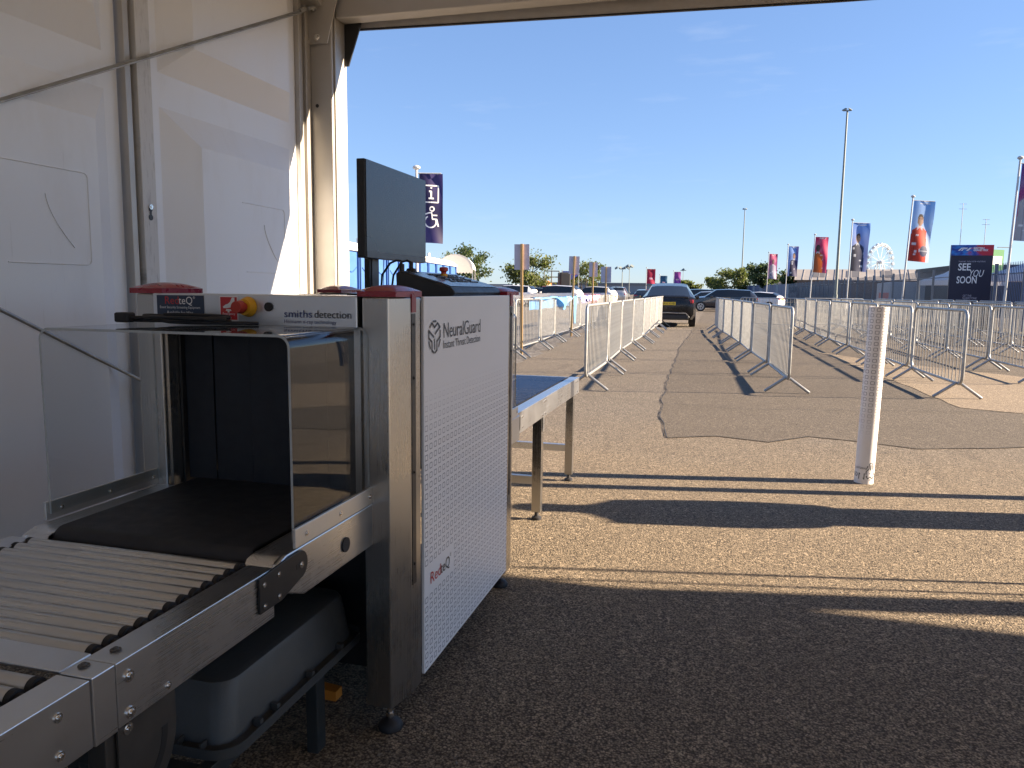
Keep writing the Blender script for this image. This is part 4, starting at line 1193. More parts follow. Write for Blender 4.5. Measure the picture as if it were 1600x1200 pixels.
# ================================================================== CARS
def make_car(name, label, paint, loc, rz, L=4.6, W=1.86, H=1.6, style='suv', group=None, plate=False):
    t = thing(name, label, 'car', loc, rz, group)
    hw, k = W / 2, H / 1.6
    l = L / 4.6
    if style == 'fast':
        st = [(-2.30, .48, .66, .93, .64, .97, .50), (-2.22, .32, .86, 1.02, .84, 1.10, .70), (-2.0, .26, .93, 1.05, .915, 1.17, .74), (-1.25, .24, .94, 1.06, .92, 1.49, .62), (-.25, .22, .94, 1.03, .93, 1.60, .63), (.5, .22, .94, 1.0, .93, 1.55, .63), (1.25, .22, .93, .98, .91, 1.06, .78), (1.95, .24, .90, .88, .84, .92, .70), (2.25, .32, .78, .72, .74, .76, .60)]
    elif style == 'suv':
        st = [(-2.25, .48, .72, .95, .70, 1.0, .60), (-2.18, .32, .88, 1.02, .87, 1.12, .74), (-2.05, .28, .92, 1.05, .91, 1.28, .72), (-1.75, .26, .93, 1.05, .92, 1.54, .66), (-.4, .24, .93, 1.02, .92, 1.60, .66), (.4, .24, .93, 1.0, .92, 1.56, .65), (1.1, .24, .93, .99, .91, 1.08, .78), (1.9, .26, .90, .92, .86, .97, .74), (2.22, .34, .80, .78, .76, .82, .64)]
    elif style == 'van':
        st = [(-2.3, .45, .84, 1.05, .84, 1.2, .78), (-2.26, .3, .93, 1.1, .92, 1.56, .82), (-1.0, .26, .93, 1.1, .92, 1.60, .82), (.4, .24, .93, 1.05, .92, 1.60, .80), (.9, .24, .93, 1.02, .92, 1.5, .78), (1.5, .24, .93, 1.0, .91, 1.08, .78), (2.0, .26, .9, .9, .86, .95, .74), (2.25, .34, .8, .74, .76, .78, .64)]
    else:
        st = [(-2.1, .45, .74, .85, .72, .9, .62), (-2.05, .32, .88, .98, .86, 1.05, .72), (-1.9, .26, .92, 1.0, .9, 1.18, .70), (-1.5, .24, .93, 1.0, .91, 1.42, .63), (-.4, .22, .93, .98, .92, 1.50, .64), (.35, .22, .93, .96, .92, 1.46, .63), (1.05, .22, .93, .95, .90, 1.02, .76), (1.8, .24, .9, .86, .85, .90, .72), (2.1, .32, .8, .7, .76, .74, .62)]
    rows = []
    for (y, zb, wl_, zt, wb, ztop, wt) in st:
        y *= l; s = hw / 0.94
        half = [(0, zb), (wl_ * .88, zb), (wl_, zb + .16), (wl_ * 1.0, (zb + zt) / 2 + .05), (wb, zt), (wt, ztop - .05), (wt * .72, ztop - 0.01), (0, ztop)]
        R = [(x * s, y, z * k) for x, z in half] + [(-x * s, y, z * k) for x, z in half[-2:0:-1]]
        rows.append(R)
    n = len(rows[0])
    body, glass, sidegl = MB(), MB(), MB()
    V = [p for R in rows for p in R]
    roof0 = max(i for i, q in enumerate(st) if q[5] > 1.35 * (1 if style != 'hatch' else 0.93))
    first = min(i for i, q in enumerate(st) if q[5] > 1.35 * (1 if style != 'hatch' else 0.93))
    bf, gf, gr_, sl_, sr_ = [], [], [], [], []
    for i in range(len(rows) - 1):
        for j in range(n):
            f = (i * n + j, i * n + (j + 1) % n, (i + 1) * n + (j + 1) % n, (i + 1) * n + j)
            up_ = j in (4, 9)                    # between belt and roof edge
            top = j in (5, 6, 7, 8)
            if top and (i == roof0 or i == first - 1): (gf if i == roof0 else gr_).append(f)
            elif up_ and first - (1 if style in ('fast', 'hatch') else 0) <= i <= roof0 and not (style == 'van' and i < roof0 - 1): (sl_ if j == 4 else sr_).append(f)
            else: bf.append(f)
    bf += [tuple(range(n - 1, -1, -1)), tuple(range((len(rows) - 1) * n, len(rows) * n))]
    def sub(faces):
        m = MB()
        used = {}
        for f in faces:
            for v in f:
                if v not in used: used[v] = len(used)
        m.add([V[v] for v in used], [tuple(used[v] for v in f) for f in faces])
        return m
    bd = part('body', sub(bf), paint, t, 45, world=False)
    for nm, fl in (('windscreen', gf), ('rear_window', gr_), ('side_window', sl_), ('side_window', sr_)):
        part(nm, sub(fl), 'car_glass', t, 35, world=False)
    wr = 0.345 * k
    for sx in (-1, 1):
        for sy in (-1.36, 1.38):
            x0 = sx * (hw - 0.21); x1 = sx * (hw + 0.006)
            wh = part('wheel', MB().cyl((x0, sy * l, wr), (x1, sy * l, wr), wr, 22), 'tyre', t, 40, world=False)
            rm = MB().cyl((x1, sy * l, wr), (x1 + sx * 0.008, sy * l, wr), wr * .68, 18)
            part('rim', rm, 'rim', wh, 40, world=False)
            sp_ = MB()
            for q in range(5):
                a = q * 2 * pi / 5 + 0.3
                sp_.cyl((x1 + sx * 0.009, sy * l + cos(a) * wr * .36, wr + sin(a) * wr * .36), (x1 + sx * 0.012, sy * l + cos(a) * wr * .36, wr + sin(a) * wr * .36), wr * .15, 8)
            part('rim_openings', sp_, 'tyre', wh, world=False)
        yb = st[1][0] * l
        zl = st[1][3] * k
        part('tail_light', MB().box(sx * hw * .52, sx * hw * .905, yb - 0.045, yb + .16, zl - .15, zl - 0.02) if sx > 0 else MB().box(sx * hw * .905, sx * hw * .52, yb - 0.045, yb + .16, zl - .15, zl - 0.02), 'lamp_red', t, bevel=0.03, world=False)
        yf = st[-2][0] * l
        part('headlight', MB().box(*sorted((sx * hw * .55, sx * hw * .90)), yf - .02, yf + .19, st[-2][3] * k - .17, st[-2][3] * k - .03), 'lamp_clear', t, bevel=0.03, world=False)
        part('mirror', MB().box(*sorted((sx * hw * .96, sx * (hw + .16))), .62 * l, .78 * l, .98 * k, 1.12 * k), paint, t, bevel=0.03, world=False)
    yr = st[0][0] * l
    if plate:
        pl_ = part('number_plate', MB().box(-.26, .26, yr - .03, yr - .012, .80 * k, .91 * k), 'plate_yellow', t, world=False)
        text('GR22 KXB', .085, FACE_Y(-.22, yr - .032, .825 * k), 'ink_black', pl_, width=.44, world=False)
        part('badge_sticker', MB().box(.40, .52, yr + .02, yr + .028, .86 * k, .95 * k), 'sheet_pink', t, world=False)
        part('rear_lip', MB().prism([(-.72, 1.02), (.72, 1.02), (.68, 1.09), (-.68, 1.09)], frame((0, -2.10 * l, 0), (1, 0, 0), (0, 0, 1)), 0, .14), 'car_black', t, bevel=0.02, world=False)
        part('diffuser', MB().box(-.72, .72, yr - .02, yr + .10, .28, .46), 'black_plastic', t, bevel=0.03, world=False)
        part('diffuser_trim', MB().tube([(-.74, yr + .03, .36), (-.62, yr - .03, .50), (0, yr - .035, .52), (.62, yr - .03, .50), (.74, yr + .03, .36)], .022, 6), 'rim', t, 50, world=False)
    else:
        part('number_plate', MB().box(-.26, .26, yr - .02, yr - .006, .70, .80), 'plate_yellow', t, world=False)
    return t
make_car('parked_car', 'black hatchback seen from behind at the end of the middle lane', 'car_black', (-2.02, 29.8, 0), radians(3), 4.7, 1.92, 1.57, 'fast', plate=True)
make_car('parked_car', 'dark navy suv parked side-on beyond the black car', 'car_navy', (-0.15, 52.0, 0), radians(93), 4.5, 1.82, 1.46, 'suv')
make_car('parked_car', 'silver hatchback just behind the dark navy suv', 'car_silver', (-1.35, 57, 0), radians(96), 4.2, 1.8, 1.38, 'hatch')
make_car('parked_car', 'dark teal car at the left end of the parked line behind the silver hatchback', 'car_teal', (-2.3, 63, 0), radians(94), 4.4, 1.8, 1.48, 'suv')
make_car('parked_car', 'white car by the grey fence behind the right barriers', 'car_white', (2.3, 60, 0), radians(70), 4.2, 1.75, 1.4, 'hatch')
make_car('parked_car', 'silver car facing away left of the barriers and the far placard', 'car_silver', (-9.6, 72, 0), radians(2), 4.4, 1.85, 1.62, 'suv')
make_car('parked_car', 'dark car beside the silver car facing away', 'car_navy', (-7.4, 74, 0), radians(2), 4.4, 1.8, 1.5, 'hatch')
make_car('parked_car', 'white estate car parked behind the third placard', 'car_white', (-11.4, 68, 0), radians(80), 4.4, 1.85, 1.62, 'suv')
make_car('parked_car', 'white car seen over the barriers behind the blue sheet', 'car_white', (-12.3, 56, 0), radians(84), 4.4, 1.85, 1.62, 'suv')
make_car('parked_car', 'black car parked right behind the nearest placard', 'car_black', (-14.6, 58, 0), radians(88), 4.4, 1.82, 1.55, 'hatch')
make_car('parked_car', 'white estate car by the scanner edge behind the staked barriers', 'car_white', (-15.9, 57, 0), radians(85), 4.4, 1.85, 1.6, 'suv')
make_car('parked_car', 'small red car under the leafy tree on the left', 'car_red', (-15.0, 66, 0), radians(85), 4.2, 1.8, 1.62, 'suv')

# ================================================================== TREES
def tree(label, loc, h, w, mat, seed, trunk=0.25, leaves=2600, base=0.35, ls=0.16, multi=1, gaps=0.0):
    rnd = random.Random(seed)
    t = thing('tree', label, 'tree', loc)
    tm = MB()
    tips = []
    for m in range(multi):
        ox = (m - (multi - 1) / 2) * 0.22 * w
        top = Vector((ox * 1.6 + rnd.uniform(-.1, .1) * w, rnd.uniform(-.1, .1) * w, h * rnd.uniform(.72, .85)))
        P = [Vector((ox * .4, 0, 0)).lerp(top, q / 5) + Vector((rnd.uniform(-1, 1), rnd.uniform(-1, 1), 0)) * (.02 * w if q else 0) for q in range(6)]
        tm.tube(P, [trunk * (1 - .8 * q / 5) for q in range(6)], 7)
        tips.append((P[-1], 0.26 * w))
        for b in range(9):
            f = rnd.uniform(base, .95)
            s = P[0].lerp(top, f)
            a = rnd.uniform(0, 2 * pi)
            ln = w * .5 * rnd.uniform(.45, 1.0) * (1.15 - .55 * abs(f - .55))
            e = s + Vector((cos(a) * ln, sin(a) * ln, ln * rnd.uniform(.25, .8)))
            e.z = min(e.z, h * .95)
            md = s.lerp(e, .5) + Vector((0, 0, .06 * ln))
            tm.tube([s, md, e], [trunk * .35, trunk * .22, trunk * .08], 5)
            tips += [(e, .17 * w), (md, .15 * w), (s.lerp(e, .8), .15 * w)]
    part('trunk', tm, 'tree_bark', t, 60, world=False)
    lm = MB()
    vs, fs = [], []
    for q in range(leaves):
        c, R = rnd.choice(tips)
        d = Vector((rnd.gauss(0, 1), rnd.gauss(0, 1), rnd.gauss(0, .8)))
        p = c + d * R * .48
        if p.z > h * 1.02 or p.z < h * base * .62: continue
        nv = Vector((rnd.uniform(-1, 1), rnd.uniform(-1, 1), rnd.uniform(-.2, 1))).normalized()
        e = nv.orthogonal().normalized(); g = nv.cross(e)
        a = rnd.uniform(0, pi)
        e, g = e * cos(a) + g * sin(a), g * cos(a) - e * sin(a)
        s = ls * rnd.uniform(.6, 1.3)
        k = len(vs)
        vs += [p - e * s, p + g * s * .55 + nv * s * .12, p + e * s, p - g * s * .55 + nv * s * .12]
        fs.append((k, k + 1, k + 2, k + 3))
    lm.add(vs, fs)
    part('crown', lm, mat, t, world=False)
tree('slender young tree with sparse leaves right of the cream canopy', (-19.0, 57, 0), 5.0, 3.2, 'leaf_dark', 21, .07, 1500, .28, .12)
tree('small bushy tree behind the cream canopy', (-21.5, 58, 0), 4.3, 3.0, 'leaf_light', 22, .08, 1600, .25, .12)
tree('leafy rounded tree behind the nearest placard', (-17.2, 68, 0), 4.9, 4.2, 'leaf_light', 23, .10, 3600, .25, .13)
tree('small forked tree with two thin stems behind the third placard', (-13.6, 76, 0), 4.6, 3.0, 'leaf_light', 24, .06, 1400, .35, .12, 2)
tree('thin tree just right of the third placard', (-12.6, 78, 0), 4.6, 1.9, 'leaf_light', 25, .06, 1200, .35, .12)
tree('broad tree behind the parked cars left of the far lamp post', (1.2, 146, 0), 5.5, 7.5, 'leaf_light', 26, .18, 3600, .15, .22)
tree('lower bushy tree left of the broad tree', (-1.9, 150, 0), 4.0, 5.0, 'leaf_light', 27, .14, 2200, .12, .22)
tree('small round tree just right of the black car roof', (-6.6, 155, 0), 3.4, 4.4, 'leaf_light', 28, .12, 1800, .2, .22)
tree('dark green tree rising behind the small grey roofed hut', (6.3, 128, 0), 6.2, 5.0, 'leaf_dark', 29, .2, 3000, .25, .22)
tree('dark green bush at the gable of the long shed', (9.2, 120, 0), 5.0, 3.0, 'leaf_dark', 30, .15, 1600, .2, .2)

# ================================================================== FLAGS
def flag_cloth(w, h, seed, amp=0.05):
    rnd = random.Random(seed)
    p1, p2 = rnd.uniform(0, 6), rnd.uniform(0, 6)
    def fn(u, v, off=0.0):
        y = amp * sin(u * 5 + p1 + v * 2.5) * (0.25 + u) + amp * .5 * sin(v * 9 + p2 + u * 3) * u
        return Vector((u * w + 0.02, y + off, v * h - 0.06 * h * u * (1 - v) * .3))
    return fn
def flag(label, loc, rz, pole_h, r, w, h, design, seed, group=None, pole='pole_white', lean=0.0, gap=0.12):
    t = thing('flag', label, 'flag', loc, rz, group)
    t.rotation_euler = (0, lean, rz)
    part('pole', MB().cyl((0, 0, 0), (0, 0, pole_h), r, 12, r * .7), pole, t, 40, world=False)
    part('finial', MB().lathe([(r * .8, 0), (r * 1.9, .03), (r * 2.1, .07), (r * 1.4, .10), (r * .3, .12)], (0, 0, pole_h), 14), pole, t, 40, world=False)
    part('top_arm', MB().cyl((0, 0, pole_h - gap + .01), (w + .03, 0, pole_h - gap + .01), r * .35, 8), pole, t, 40, world=False)
    fn = flag_cloth(w, h, seed)
    z0 = pole_h - gap - h
    nu, nv = 36, 72
    mb = MB().grid(nu, nv, lambda u, v: fn(u, v) + Vector((r, 0, z0)))
    m = base_mat('flag_print')
    nt = NT(m)
    ca = nt.new('ShaderNodeVertexColor', layer_name='print')
    nt.put(nt.bsdf.inputs['Base Color'], ca.outputs['Color'])
    nt.bsdf.inputs['Roughness'].default_value = .55
    tl = nt.new('ShaderNodeBsdfTranslucent')
    nt.put(tl.inputs['Color'], ca.outputs['Color'])
    mx = nt.new('ShaderNodeMixShader'); mx.inputs[0].default_value = .3
    nt.l.new(nt.bsdf.outputs[0], mx.inputs[1]); nt.l.new(tl.outputs[0], mx.inputs[2]); nt.l.new(mx.outputs[0], nt.n['Material Output'].inputs['Surface'])
    me = mb.mesh('cloth', m, 60)
    at = me.color_attributes.new('print', 'FLOAT_COLOR', 'POINT')
    for j in range(nv + 1):
        for i in range(nu + 1):
            at.data[j * (nu + 1) + i].color = (*design(i / nu, j / nv), 1)
    c = part('cloth', me, None, t)
    return t, c, (lambda u, v, off=0.0: fn(u, v, off) + Vector((r, 0, z0)))
def lerp3(a, b, f): return tuple(x + (y - x) * f for x, y in zip(a, b))
def sst(a, b, x):
    x = max(0.0, min(1.0, (x - a) / (b - a)))
    return x * x * (3 - 2 * x)
def poster(top, bottom, torso, skin=(0.42, 0.24, 0.16), hair=(0.05, 0.035, 0.03), accent=(0.7, 0.72, 0.75), cx=0.42, split=None, low=None, prop=None):
    """plain print: colour field with streaks, a generic half figure, pale lines of print"""
    rnd = random.Random(int(1000 * (torso[0] + top[2] + cx)))
    blots = [(rnd.uniform(.1, .8), rnd.uniform(.05, .5), rnd.uniform(.04, .09), rnd.uniform(.012, .03)) for _ in range(5)]
    def f(u, v):
        k = .5 + .5 * sin(9 * u - 14 * v + 2 * sin(5 * v))
        c = lerp3(bottom, top, min(1, max(0, v + .12 * k - .06)))
        c = lerp3(c, accent, .12 * k)
        if split and u > split[0] + split[1] * (1 - v): c = split[2]
        if v > .91 and .3 < u < .8 and (int(v * 60) % 3 == 0): c = accent
        x = u - cx
        wd = .07 + .30 * sst(.60, .50, v) + .05 * sst(.5, .1, v)
        if v < .61 and abs(x) < wd:
            c = tuple(t * (.55 + .6 * sst(-.3, .25, x) - .25 * (abs(abs(x) - .20) < .018 and v < .45)) for t in torso)
            if v > .565 - abs(x) * .35 and abs(x) < .13: c = lerp3(c, accent, .7)
            for (bu, bv, bw, bh) in blots:
                if abs(u - bu) < bw and abs(v - bv) < bh: c = lerp3(c, accent, .75)
        if low and v < low[0] + .05 * sin(6 * u): c = low[1]
        hd_ = (x / .15) ** 2 + ((v - .69) / .10) ** 2
        if hd_ < 1:
            c = tuple(t * (.45 + .75 * sst(-.14, .12, x)) for t in skin)
            if abs(v - .705) < .008 and .03 < abs(x) < .10: c = hair
            if abs(v - .645) < .006 and abs(x) < .06: c = lerp3(skin, hair, .6)
            if v > .745 + .03 * abs(x) / .15 * -1: c = hair
        if prop:
            pu, pv, pc = prop
            if ((u - pu) / .2) ** 2 + ((v - pv) / .09) ** 2 < 1: c = lerp3(pc, accent, .5 * (abs(v - pv) < .012))
        return c
    return f
FL = [((8.55, 27.6), 5.45, 'largest flag with a figure in white at the right edge of the view', poster((.04, .03, .22), (.45, .03, .06), (.62, .62, .68), cx=.42, split=(.62, .3, (.55, .05, .12)))),
      ((7.57, 37.4), 5.45, 'tall flag with a figure in red beside the dark board', poster((.10, .30, .70), (.55, .70, .85), (.70, .05, .02), cx=.4, prop=(.68, .18, (.04, .05, .12)))),
      ((6.92, 48.6), 5.45, 'flag with a figure in navy and a blue top right of the tall lamp post', poster((.08, .25, .70), (.45, .42, .62), (.02, .03, .08), cx=.38)),
      ((6.08, 60.4), 5.45, 'red flag with an orange corner left of the tall lamp post', poster((.55, .02, .10), (.60, .04, .12), (.62, .14, .03), cx=.25, skin=(.10, .06, .05), split=(.45, .5, (.62, .03, .13)))),
      ((5.22, 72.5), 5.45, 'blue topped flag with a dark figure above the grey hut', poster((.10, .28, .70), (.30, .30, .55), (.03, .03, .10), cx=.6, split=(.8, .0, (.10, .10, .35)))),
      ((4.32, 86.5), 5.45, 'smallest flag of the fence line with crimson top and pale figure', poster((.50, .02, .12), (.15, .06, .30), (.45, .40, .50), cx=.5, skin=(.2, .08, .10)))]
for i, ((x, y), hh, lab, ds) in enumerate(FL):
    flag(lab, (x, y, 0), radians(12 + 4 * (i % 3)), hh, .043, (.95, .95, 1.0, .95, .9, .95)[i], (2.35, 2.6, 2.75, 2.55, 2.6, 2.6)[i], ds, 40 + i, 'portrait flags along the fence', 'pole_white', radians((1.2, 2.0, .6, 1.2, 0.4, 0.6)[i]))
# navy information flag on the left
t, c, fn = flag('navy information flag with white i and wheelchair symbols behind the monitor', (-7.95, 19.15, 0), radians(14), 4.36, .05, .62, 1.78, lambda u, v: lerp3((.016, .012, .06), (.035, .025, .12), max(0, min(1, .5 + .6 * sin(u * 4 + v * 5)))), 60, None, 'pole_white', 0, .10)
def on_cloth(lines, wd, name):
    for side in (-.004,):
        mb = MB()
        for ln in lines:
            for (a, b) in zip(ln[:-1], ln[1:]):
                a, b = Vector(a), Vector(b)
                n_ = max(1, int((b - a).length / .06))
                d = (b - a).normalized(); nn = Vector((-d.y * wd, d.x * wd))
                for q in range(n_):
                    p, r_ = a.lerp(b, q / n_) - d * wd * .3, a.lerp(b, (q + 1) / n_) + d * wd * .3
                    quad_ = [p - nn, r_ - nn, r_ + nn, p + nn]
                    mb.add([fn(s.x / .62, s.y / 1.78, side) for s in quad_], [(0, 1, 2, 3)])
        part(name, mb, 'white_print', c, world=False)
arc = lambda cx, cy, r, a0, a1, n=14: [(cx + r * cos(a0 + (a1 - a0) * i / n), cy + r * sin(a0 + (a1 - a0) * i / n)) for i in range(n + 1)]
on_cloth([[(.12, 1.05), (.50, 1.05), (.50, 1.48), (.12, 1.48), (.12, 1.05)]], .016, 'symbol_box')
on_cloth([[(.27, 1.33), (.32, 1.33), (.32, 1.15)], [(.26, 1.15), (.38, 1.15)], [(.32, 1.41), (.32, 1.43)]], .020, 'letter_i')
on_cloth([arc(.34, .88, .055, 0, 2 * pi), [(.33, .80), (.35, .62), (.46, .62), (.50, .44)], [(.34, .72), (.47, .72)], arc(.30, .55, .15, radians(120), radians(380)), [(.16, .74), (.26, .78), (.33, .78)]], .016, 'wheelchair_symbol')
# far flags beyond the car park
for x, y, hh, top, bot, lab in ((-9.0, 92, 3.95, (.30, .01, .04), (.45, .02, .08), 'small crimson flag above the car park left of the black car'), (-7.15, 113, 4.15, (.35, .06, .30), (.10, .04, .30), 'small purple flag above the black car roof'), (-8.4, 104, 3.4, (.02, .09, .18), (.03, .14, .25), 'small teal flag low behind the black car')):
    flag(lab, (x, y, 0), radians(14), hh, .04, 1.0 if y < 100 else .95, 1.7 if y != 104 else 1.3, lambda u, v, a=top, b=bot: lerp3(b, a, v) if not (.3 < u < .7 and .3 < v < .42) else (.6, .4, .5), int(y), 'small far flags')

# ================================================================== LAMP POSTS AND MASTS
def lamp_post(label, loc, h, r, heads=2, s=1.0):
    t = thing('lamp_post', label, 'lamp post', loc)
    part('pole', MB().cyl((0, 0, 0), (0, 0, h), r, 14, r * .55), 'pole_green', t, 40, world=False)
    part('base_door', MB().cyl((0, 0, 0), (0, 0, 1.2), r * 1.35, 14, r * 1.3), 'pole_green', t, 40, world=False)
    part('bracket', MB().box(-.35 * s, .35 * s, -.05 * s, .05 * s, h, h + .07 * s), 'pole_green', t, world=False)
    for q in range(heads):
        x = (q - (heads - 1) / 2) * .42 * s
        M = Matrix.Translation((x, 0, h + .10 * s)) @ Matrix.Rotation(radians(32 if q % 2 else -32), 4, 'Y') @ Matrix.Rotation(radians(20), 4, 'X')
        hd2 = part('floodlight', MB().obox(M, -.17 * s, .17 * s, -.24 * s, .24 * s, 0, .09 * s), 'pole_green', t, world=False, bevel=.01)
        part('lens', MB().obox(M, -.14 * s, .14 * s, -.21 * s, .21 * s, -.012 * s, -.002), 'lens', hd2, world=False)
    return t
lamp_post('very tall lamp post with twin floodlights rising behind the barriers', (6.0, 46.2, 0), 11.1, .085, 2, .62)
lamp_post('tall slim lamp post left of the small fence flags', (3.0, 152, 0), 16.6, .14, 2, 1.1)
lamp_post('floodlight mast left of the crimson far flag carrying four lamps', (-17.0, 132, 0), 4.9, .10, 4, 1.6)
lamp_post('slim floodlight mast next to the four lamp mast', (-14.6, 122, 0), 4.9, .07, 2, 1.6)
lamp_post('thin distant lamp post right of the purple flag', (-8.0, 155, 0), 5.3, .06, 1, 1.6)
for lab, x, y, h in (('taller of two thin aerial masts above the dark board', 20.8, 80, 9.6), ('shorter of two thin aerial masts right above the dark board', 22.9, 80.4, 8.2)):
    t = thing('aerial_mast', lab, 'mast', (x, y, 0), radians(15))
    part('pole', MB().cyl((0, 0, 0), (0, 0, h), .035, 8, .025), 'galv', t, 40, world=False)
    for k, (z, w) in enumerate(((h - .05, .32), (h - .5, .36))): part('crossarm', MB().cyl((-w, 0, z), (w, 0, z), .016, 6), 'galv', t, 40, world=False)

# ================================================================== PALISADE FENCE
def xF(y): return 10.1 - (y - 20) * 0.022
fence = thing('palisade_fence', 'grey steel palisade fence with pointed pales running along the site edge', 'fence', (10.0, 22, 0))
pale = MB()
pp = [(-.034, .08), (.034, .08), (.034, 2.30), (.012, 2.45), (0, 2.40), (-.012, 2.45), (-.034, 2.30)]
pale.add([(0.0, x, z) if abs(x) > .02 else (-.018, x, z) for x, z in pp] + [(0.006, x, z) if abs(x) > .02 else (-.012, x, z) for x, z in pp], [tuple(range(6, -1, -1)), tuple(range(7, 14))] + [(i, (i + 1) % 7, 7 + (i + 1) % 7, 7 + i) for i in range(7)])
PALE_G, PALE_B = pale.mesh('pale', 'fence_grey'), pale.mesh('pale', 'fence_blue')
y = 22.0
bay = 2.75
far_p = MB()
nb = 0
while y < 108:
    pst = part('post', MB().box(xF(y) + .02, xF(y) + .12, y - .05, y + .05, 0, 2.45), 'fence_grey', fence)
    for z in (.45, 2.02):
        part('rail', MB().box(xF(y + bay / 2) + .008 - .0, xF(y + bay / 2) + .05, y + .041, y + bay - .041, z, z + .045), 'fence_grey', fence)
    for k in range(17):
        yy = y + .1 + k * (bay - .12) / 17
        if y < 36:
            o = part('pale', PALE_B if y < 34 else PALE_G, None, fence)
            o.location = (xF(yy) - 10.0, yy - 22, 0)
        else:
            far_p.cyl((xF(yy), yy, .1), (xF(yy), yy, 2.38), .009, 4, cap=False)
    y += bay
fp = part('pale_run', far_p, 'fence_grey', fence)
fp['kind'] = 'stuff'
part('screen_sheet', MB().box(xF(70) + .45, xF(70) + .47, 70, 107, .1, 2.0), 'screen_mesh', fence)
f2 = thing('panel_hoarding', 'blue grey steel hoarding beyond the end of the palisade fence', 'hoarding', (7.9, 108, 0))
a, b = Vector((8.2, 108, 0)), Vector((3.3, 150, 0))
for k in range(18):
    p, q = a.lerp(b, k / 18), a.lerp(b, (k + .96) / 18)
    M = frame(p, q - p, (0, 0, 1))
    part('hoarding_panel', MB().obox(M, 0, (q - p).length, .02, 2.4, -.04, .04), 'fence_blue' if k % 3 else 'far_grey', f2)

# ================================================================== TALL BOARD
bd = thing('welcome_board', 'tall navy board reading SEE YOU SOON in front of the fence', 'sign board', (8.68, 31.7, 0))
BX0, BX1, BYY, BZ1 = 7.98, 9.36, 31.7, 3.08
part('panel', MB().box(BX0, BX1, BYY, BYY + .12, .12, BZ1), 'board_navy', bd)
part('plinth', MB().box(BX0 + .05, BX1 - .05, BYY - .2, BYY + .35, 0.001, .119), 'dark_shed', bd)
hm = base_mat('board_header')
nt = NT(hm)
cc = nt.xyz(nt.coord())
nz_ = nt.noise(nt.mapping(nt.coord(), (2, 1, 5)), 1.6, 3)
g1 = nt.mix(nt.ramp(nz_, .42, .58), (.015, .05, .32), (.02, .20, .60))
nt.put(nt.bsdf.inputs['Base Color'], nt.mix(nt.ramp(nt.m('ADD', nt.m('MULTIPLY', cc[0], .5), nz_), .50, .62), g1, (.50, .02, .05)))
part('header_print', MB().box(BX0, BX1, BYY - .004, BYY - .001, 2.70, BZ1), hm, bd)
BY = lambda x, z: FACE_Y(x, BYY - .006, z)
text('SEE', .36, BY(8.24, 2.16), 'white_print', bd, width=.41, bold=.006)
text('YOU', .36, BY(8.60, 1.93), 'white_print', bd, width=.46, shear=.3)
text('SOON', .36, BY(8.22, 1.69), 'white_print', bd, width=.66, bold=.006)
text('THANK YOU FOR VISITING', .07, BY(8.24, 2.455), 'sign_back', bd, width=.88)
text('GET THE', .10, BY(8.47, 1.20), 'sign_back', bd, width=.28)
text('SILVERSTONE', .10, BY(8.47, 1.11), 'sign_back', bd, width=.46)
text('APP', .10, BY(8.47, 1.02), 'sign_back', bd, width=.16)
part('emblem', MB().prism([(.0, 0), (.06, 0), (.13, .075), (.30, .075), (.335, .11), (.12, .11), (.09, .09)], BY(8.19, 2.87), 0, .001).prism([(.09, .0), (.15, .0), (.19, .055), (.28, .055), (.30, .068), (.16, .068)], BY(8.19, 2.87), 0, .001).prism([(.24, 0), (.31, 0), (.42, .11), (.35, .11)], BY(8.22, 2.87), 0, .001), 'white_print', bd)
text('BRITISH', .10, BY(8.70, 2.925), 'white_print', bd, width=.34, bold=.003)
text('GRAND PRIX', .10, BY(8.70, 2.855), 'white_print', bd, width=.48, bold=.003)

# ================================================================== BUILDINGS AND TENTS BEHIND THE FENCE
def shed(name, label, L, W, eave, ridge, wall, loc, rz, rooflights=0, trim=None):
    """gable shed, ridge along local X from 0 to L, near eave at local y = 0"""
    t = thing(name, label, 'building', loc, rz)
    part('wall', MB().prism([(0, 0), (W, 0), (W, eave), (W / 2, ridge), (0, eave)], frame((0, 0, 0), (0, 1, 0), (0, 0, 1)), 0, L), wall, t, world=False)
    sl = sqrt((W / 2 + .3) ** 2 + ((ridge - eave) * (W / 2 + .3) / (W / 2)) ** 2)
    for s in (1, -1):
        y0 = -.3 if s > 0 else W + .3
        z0 = eave - .3 * (ridge - eave) / (W / 2)
        M = frame((-.35, y0, z0 + .04), (1, 0, 0), (0, W / 2 - y0, ridge - z0))
        h0, h1 = (0, .05) if s > 0 else (-.05, 0)
        rf = part('roof', MB().obox(M, 0, L + .7, 0, sl, h0, h1), 'roof_sheet', t, world=False)
        if s > 0:
            n = int(L / 1.0)
            for k in range(n + 1): part('roof_seam', MB().obox(M, k * (L + .6) / n, k * (L + .6) / n + .09, 0.01, sl - .02, .0505, .10), 'roof_sheet', rf, world=False)
            for k in range(rooflights):
                xx = (k + .55) / rooflights * L
                part('rooflight', MB().obox(M, xx, xx + 1.5, sl * .25, sl * .85, .051, .085), 'rooflight', rf, world=False)
        if trim: part('barge_board', MB().obox(M, -.07, -.012, 0, sl, h0 - .22, h1 + .02) if s > 0 else MB().obox(M, -.07, -.012, 0, sl, h0 - .02, h1 + .22), trim, t, world=False)
    return t
shed('long_shed', 'long shed with tan sheet roof and orange gable trim behind the fence', 34, 8.5, 3.05, 4.5, 'brick_brown', (9.6, 113, 0), radians(-8), 8, 'orange_trim')
shed('small_hut', 'small grey roofed hut left of the long shed', 9.5, 7.0, 3.0, 4.2, 'wall_light', (5.3, 140, 0), radians(-6), 2)
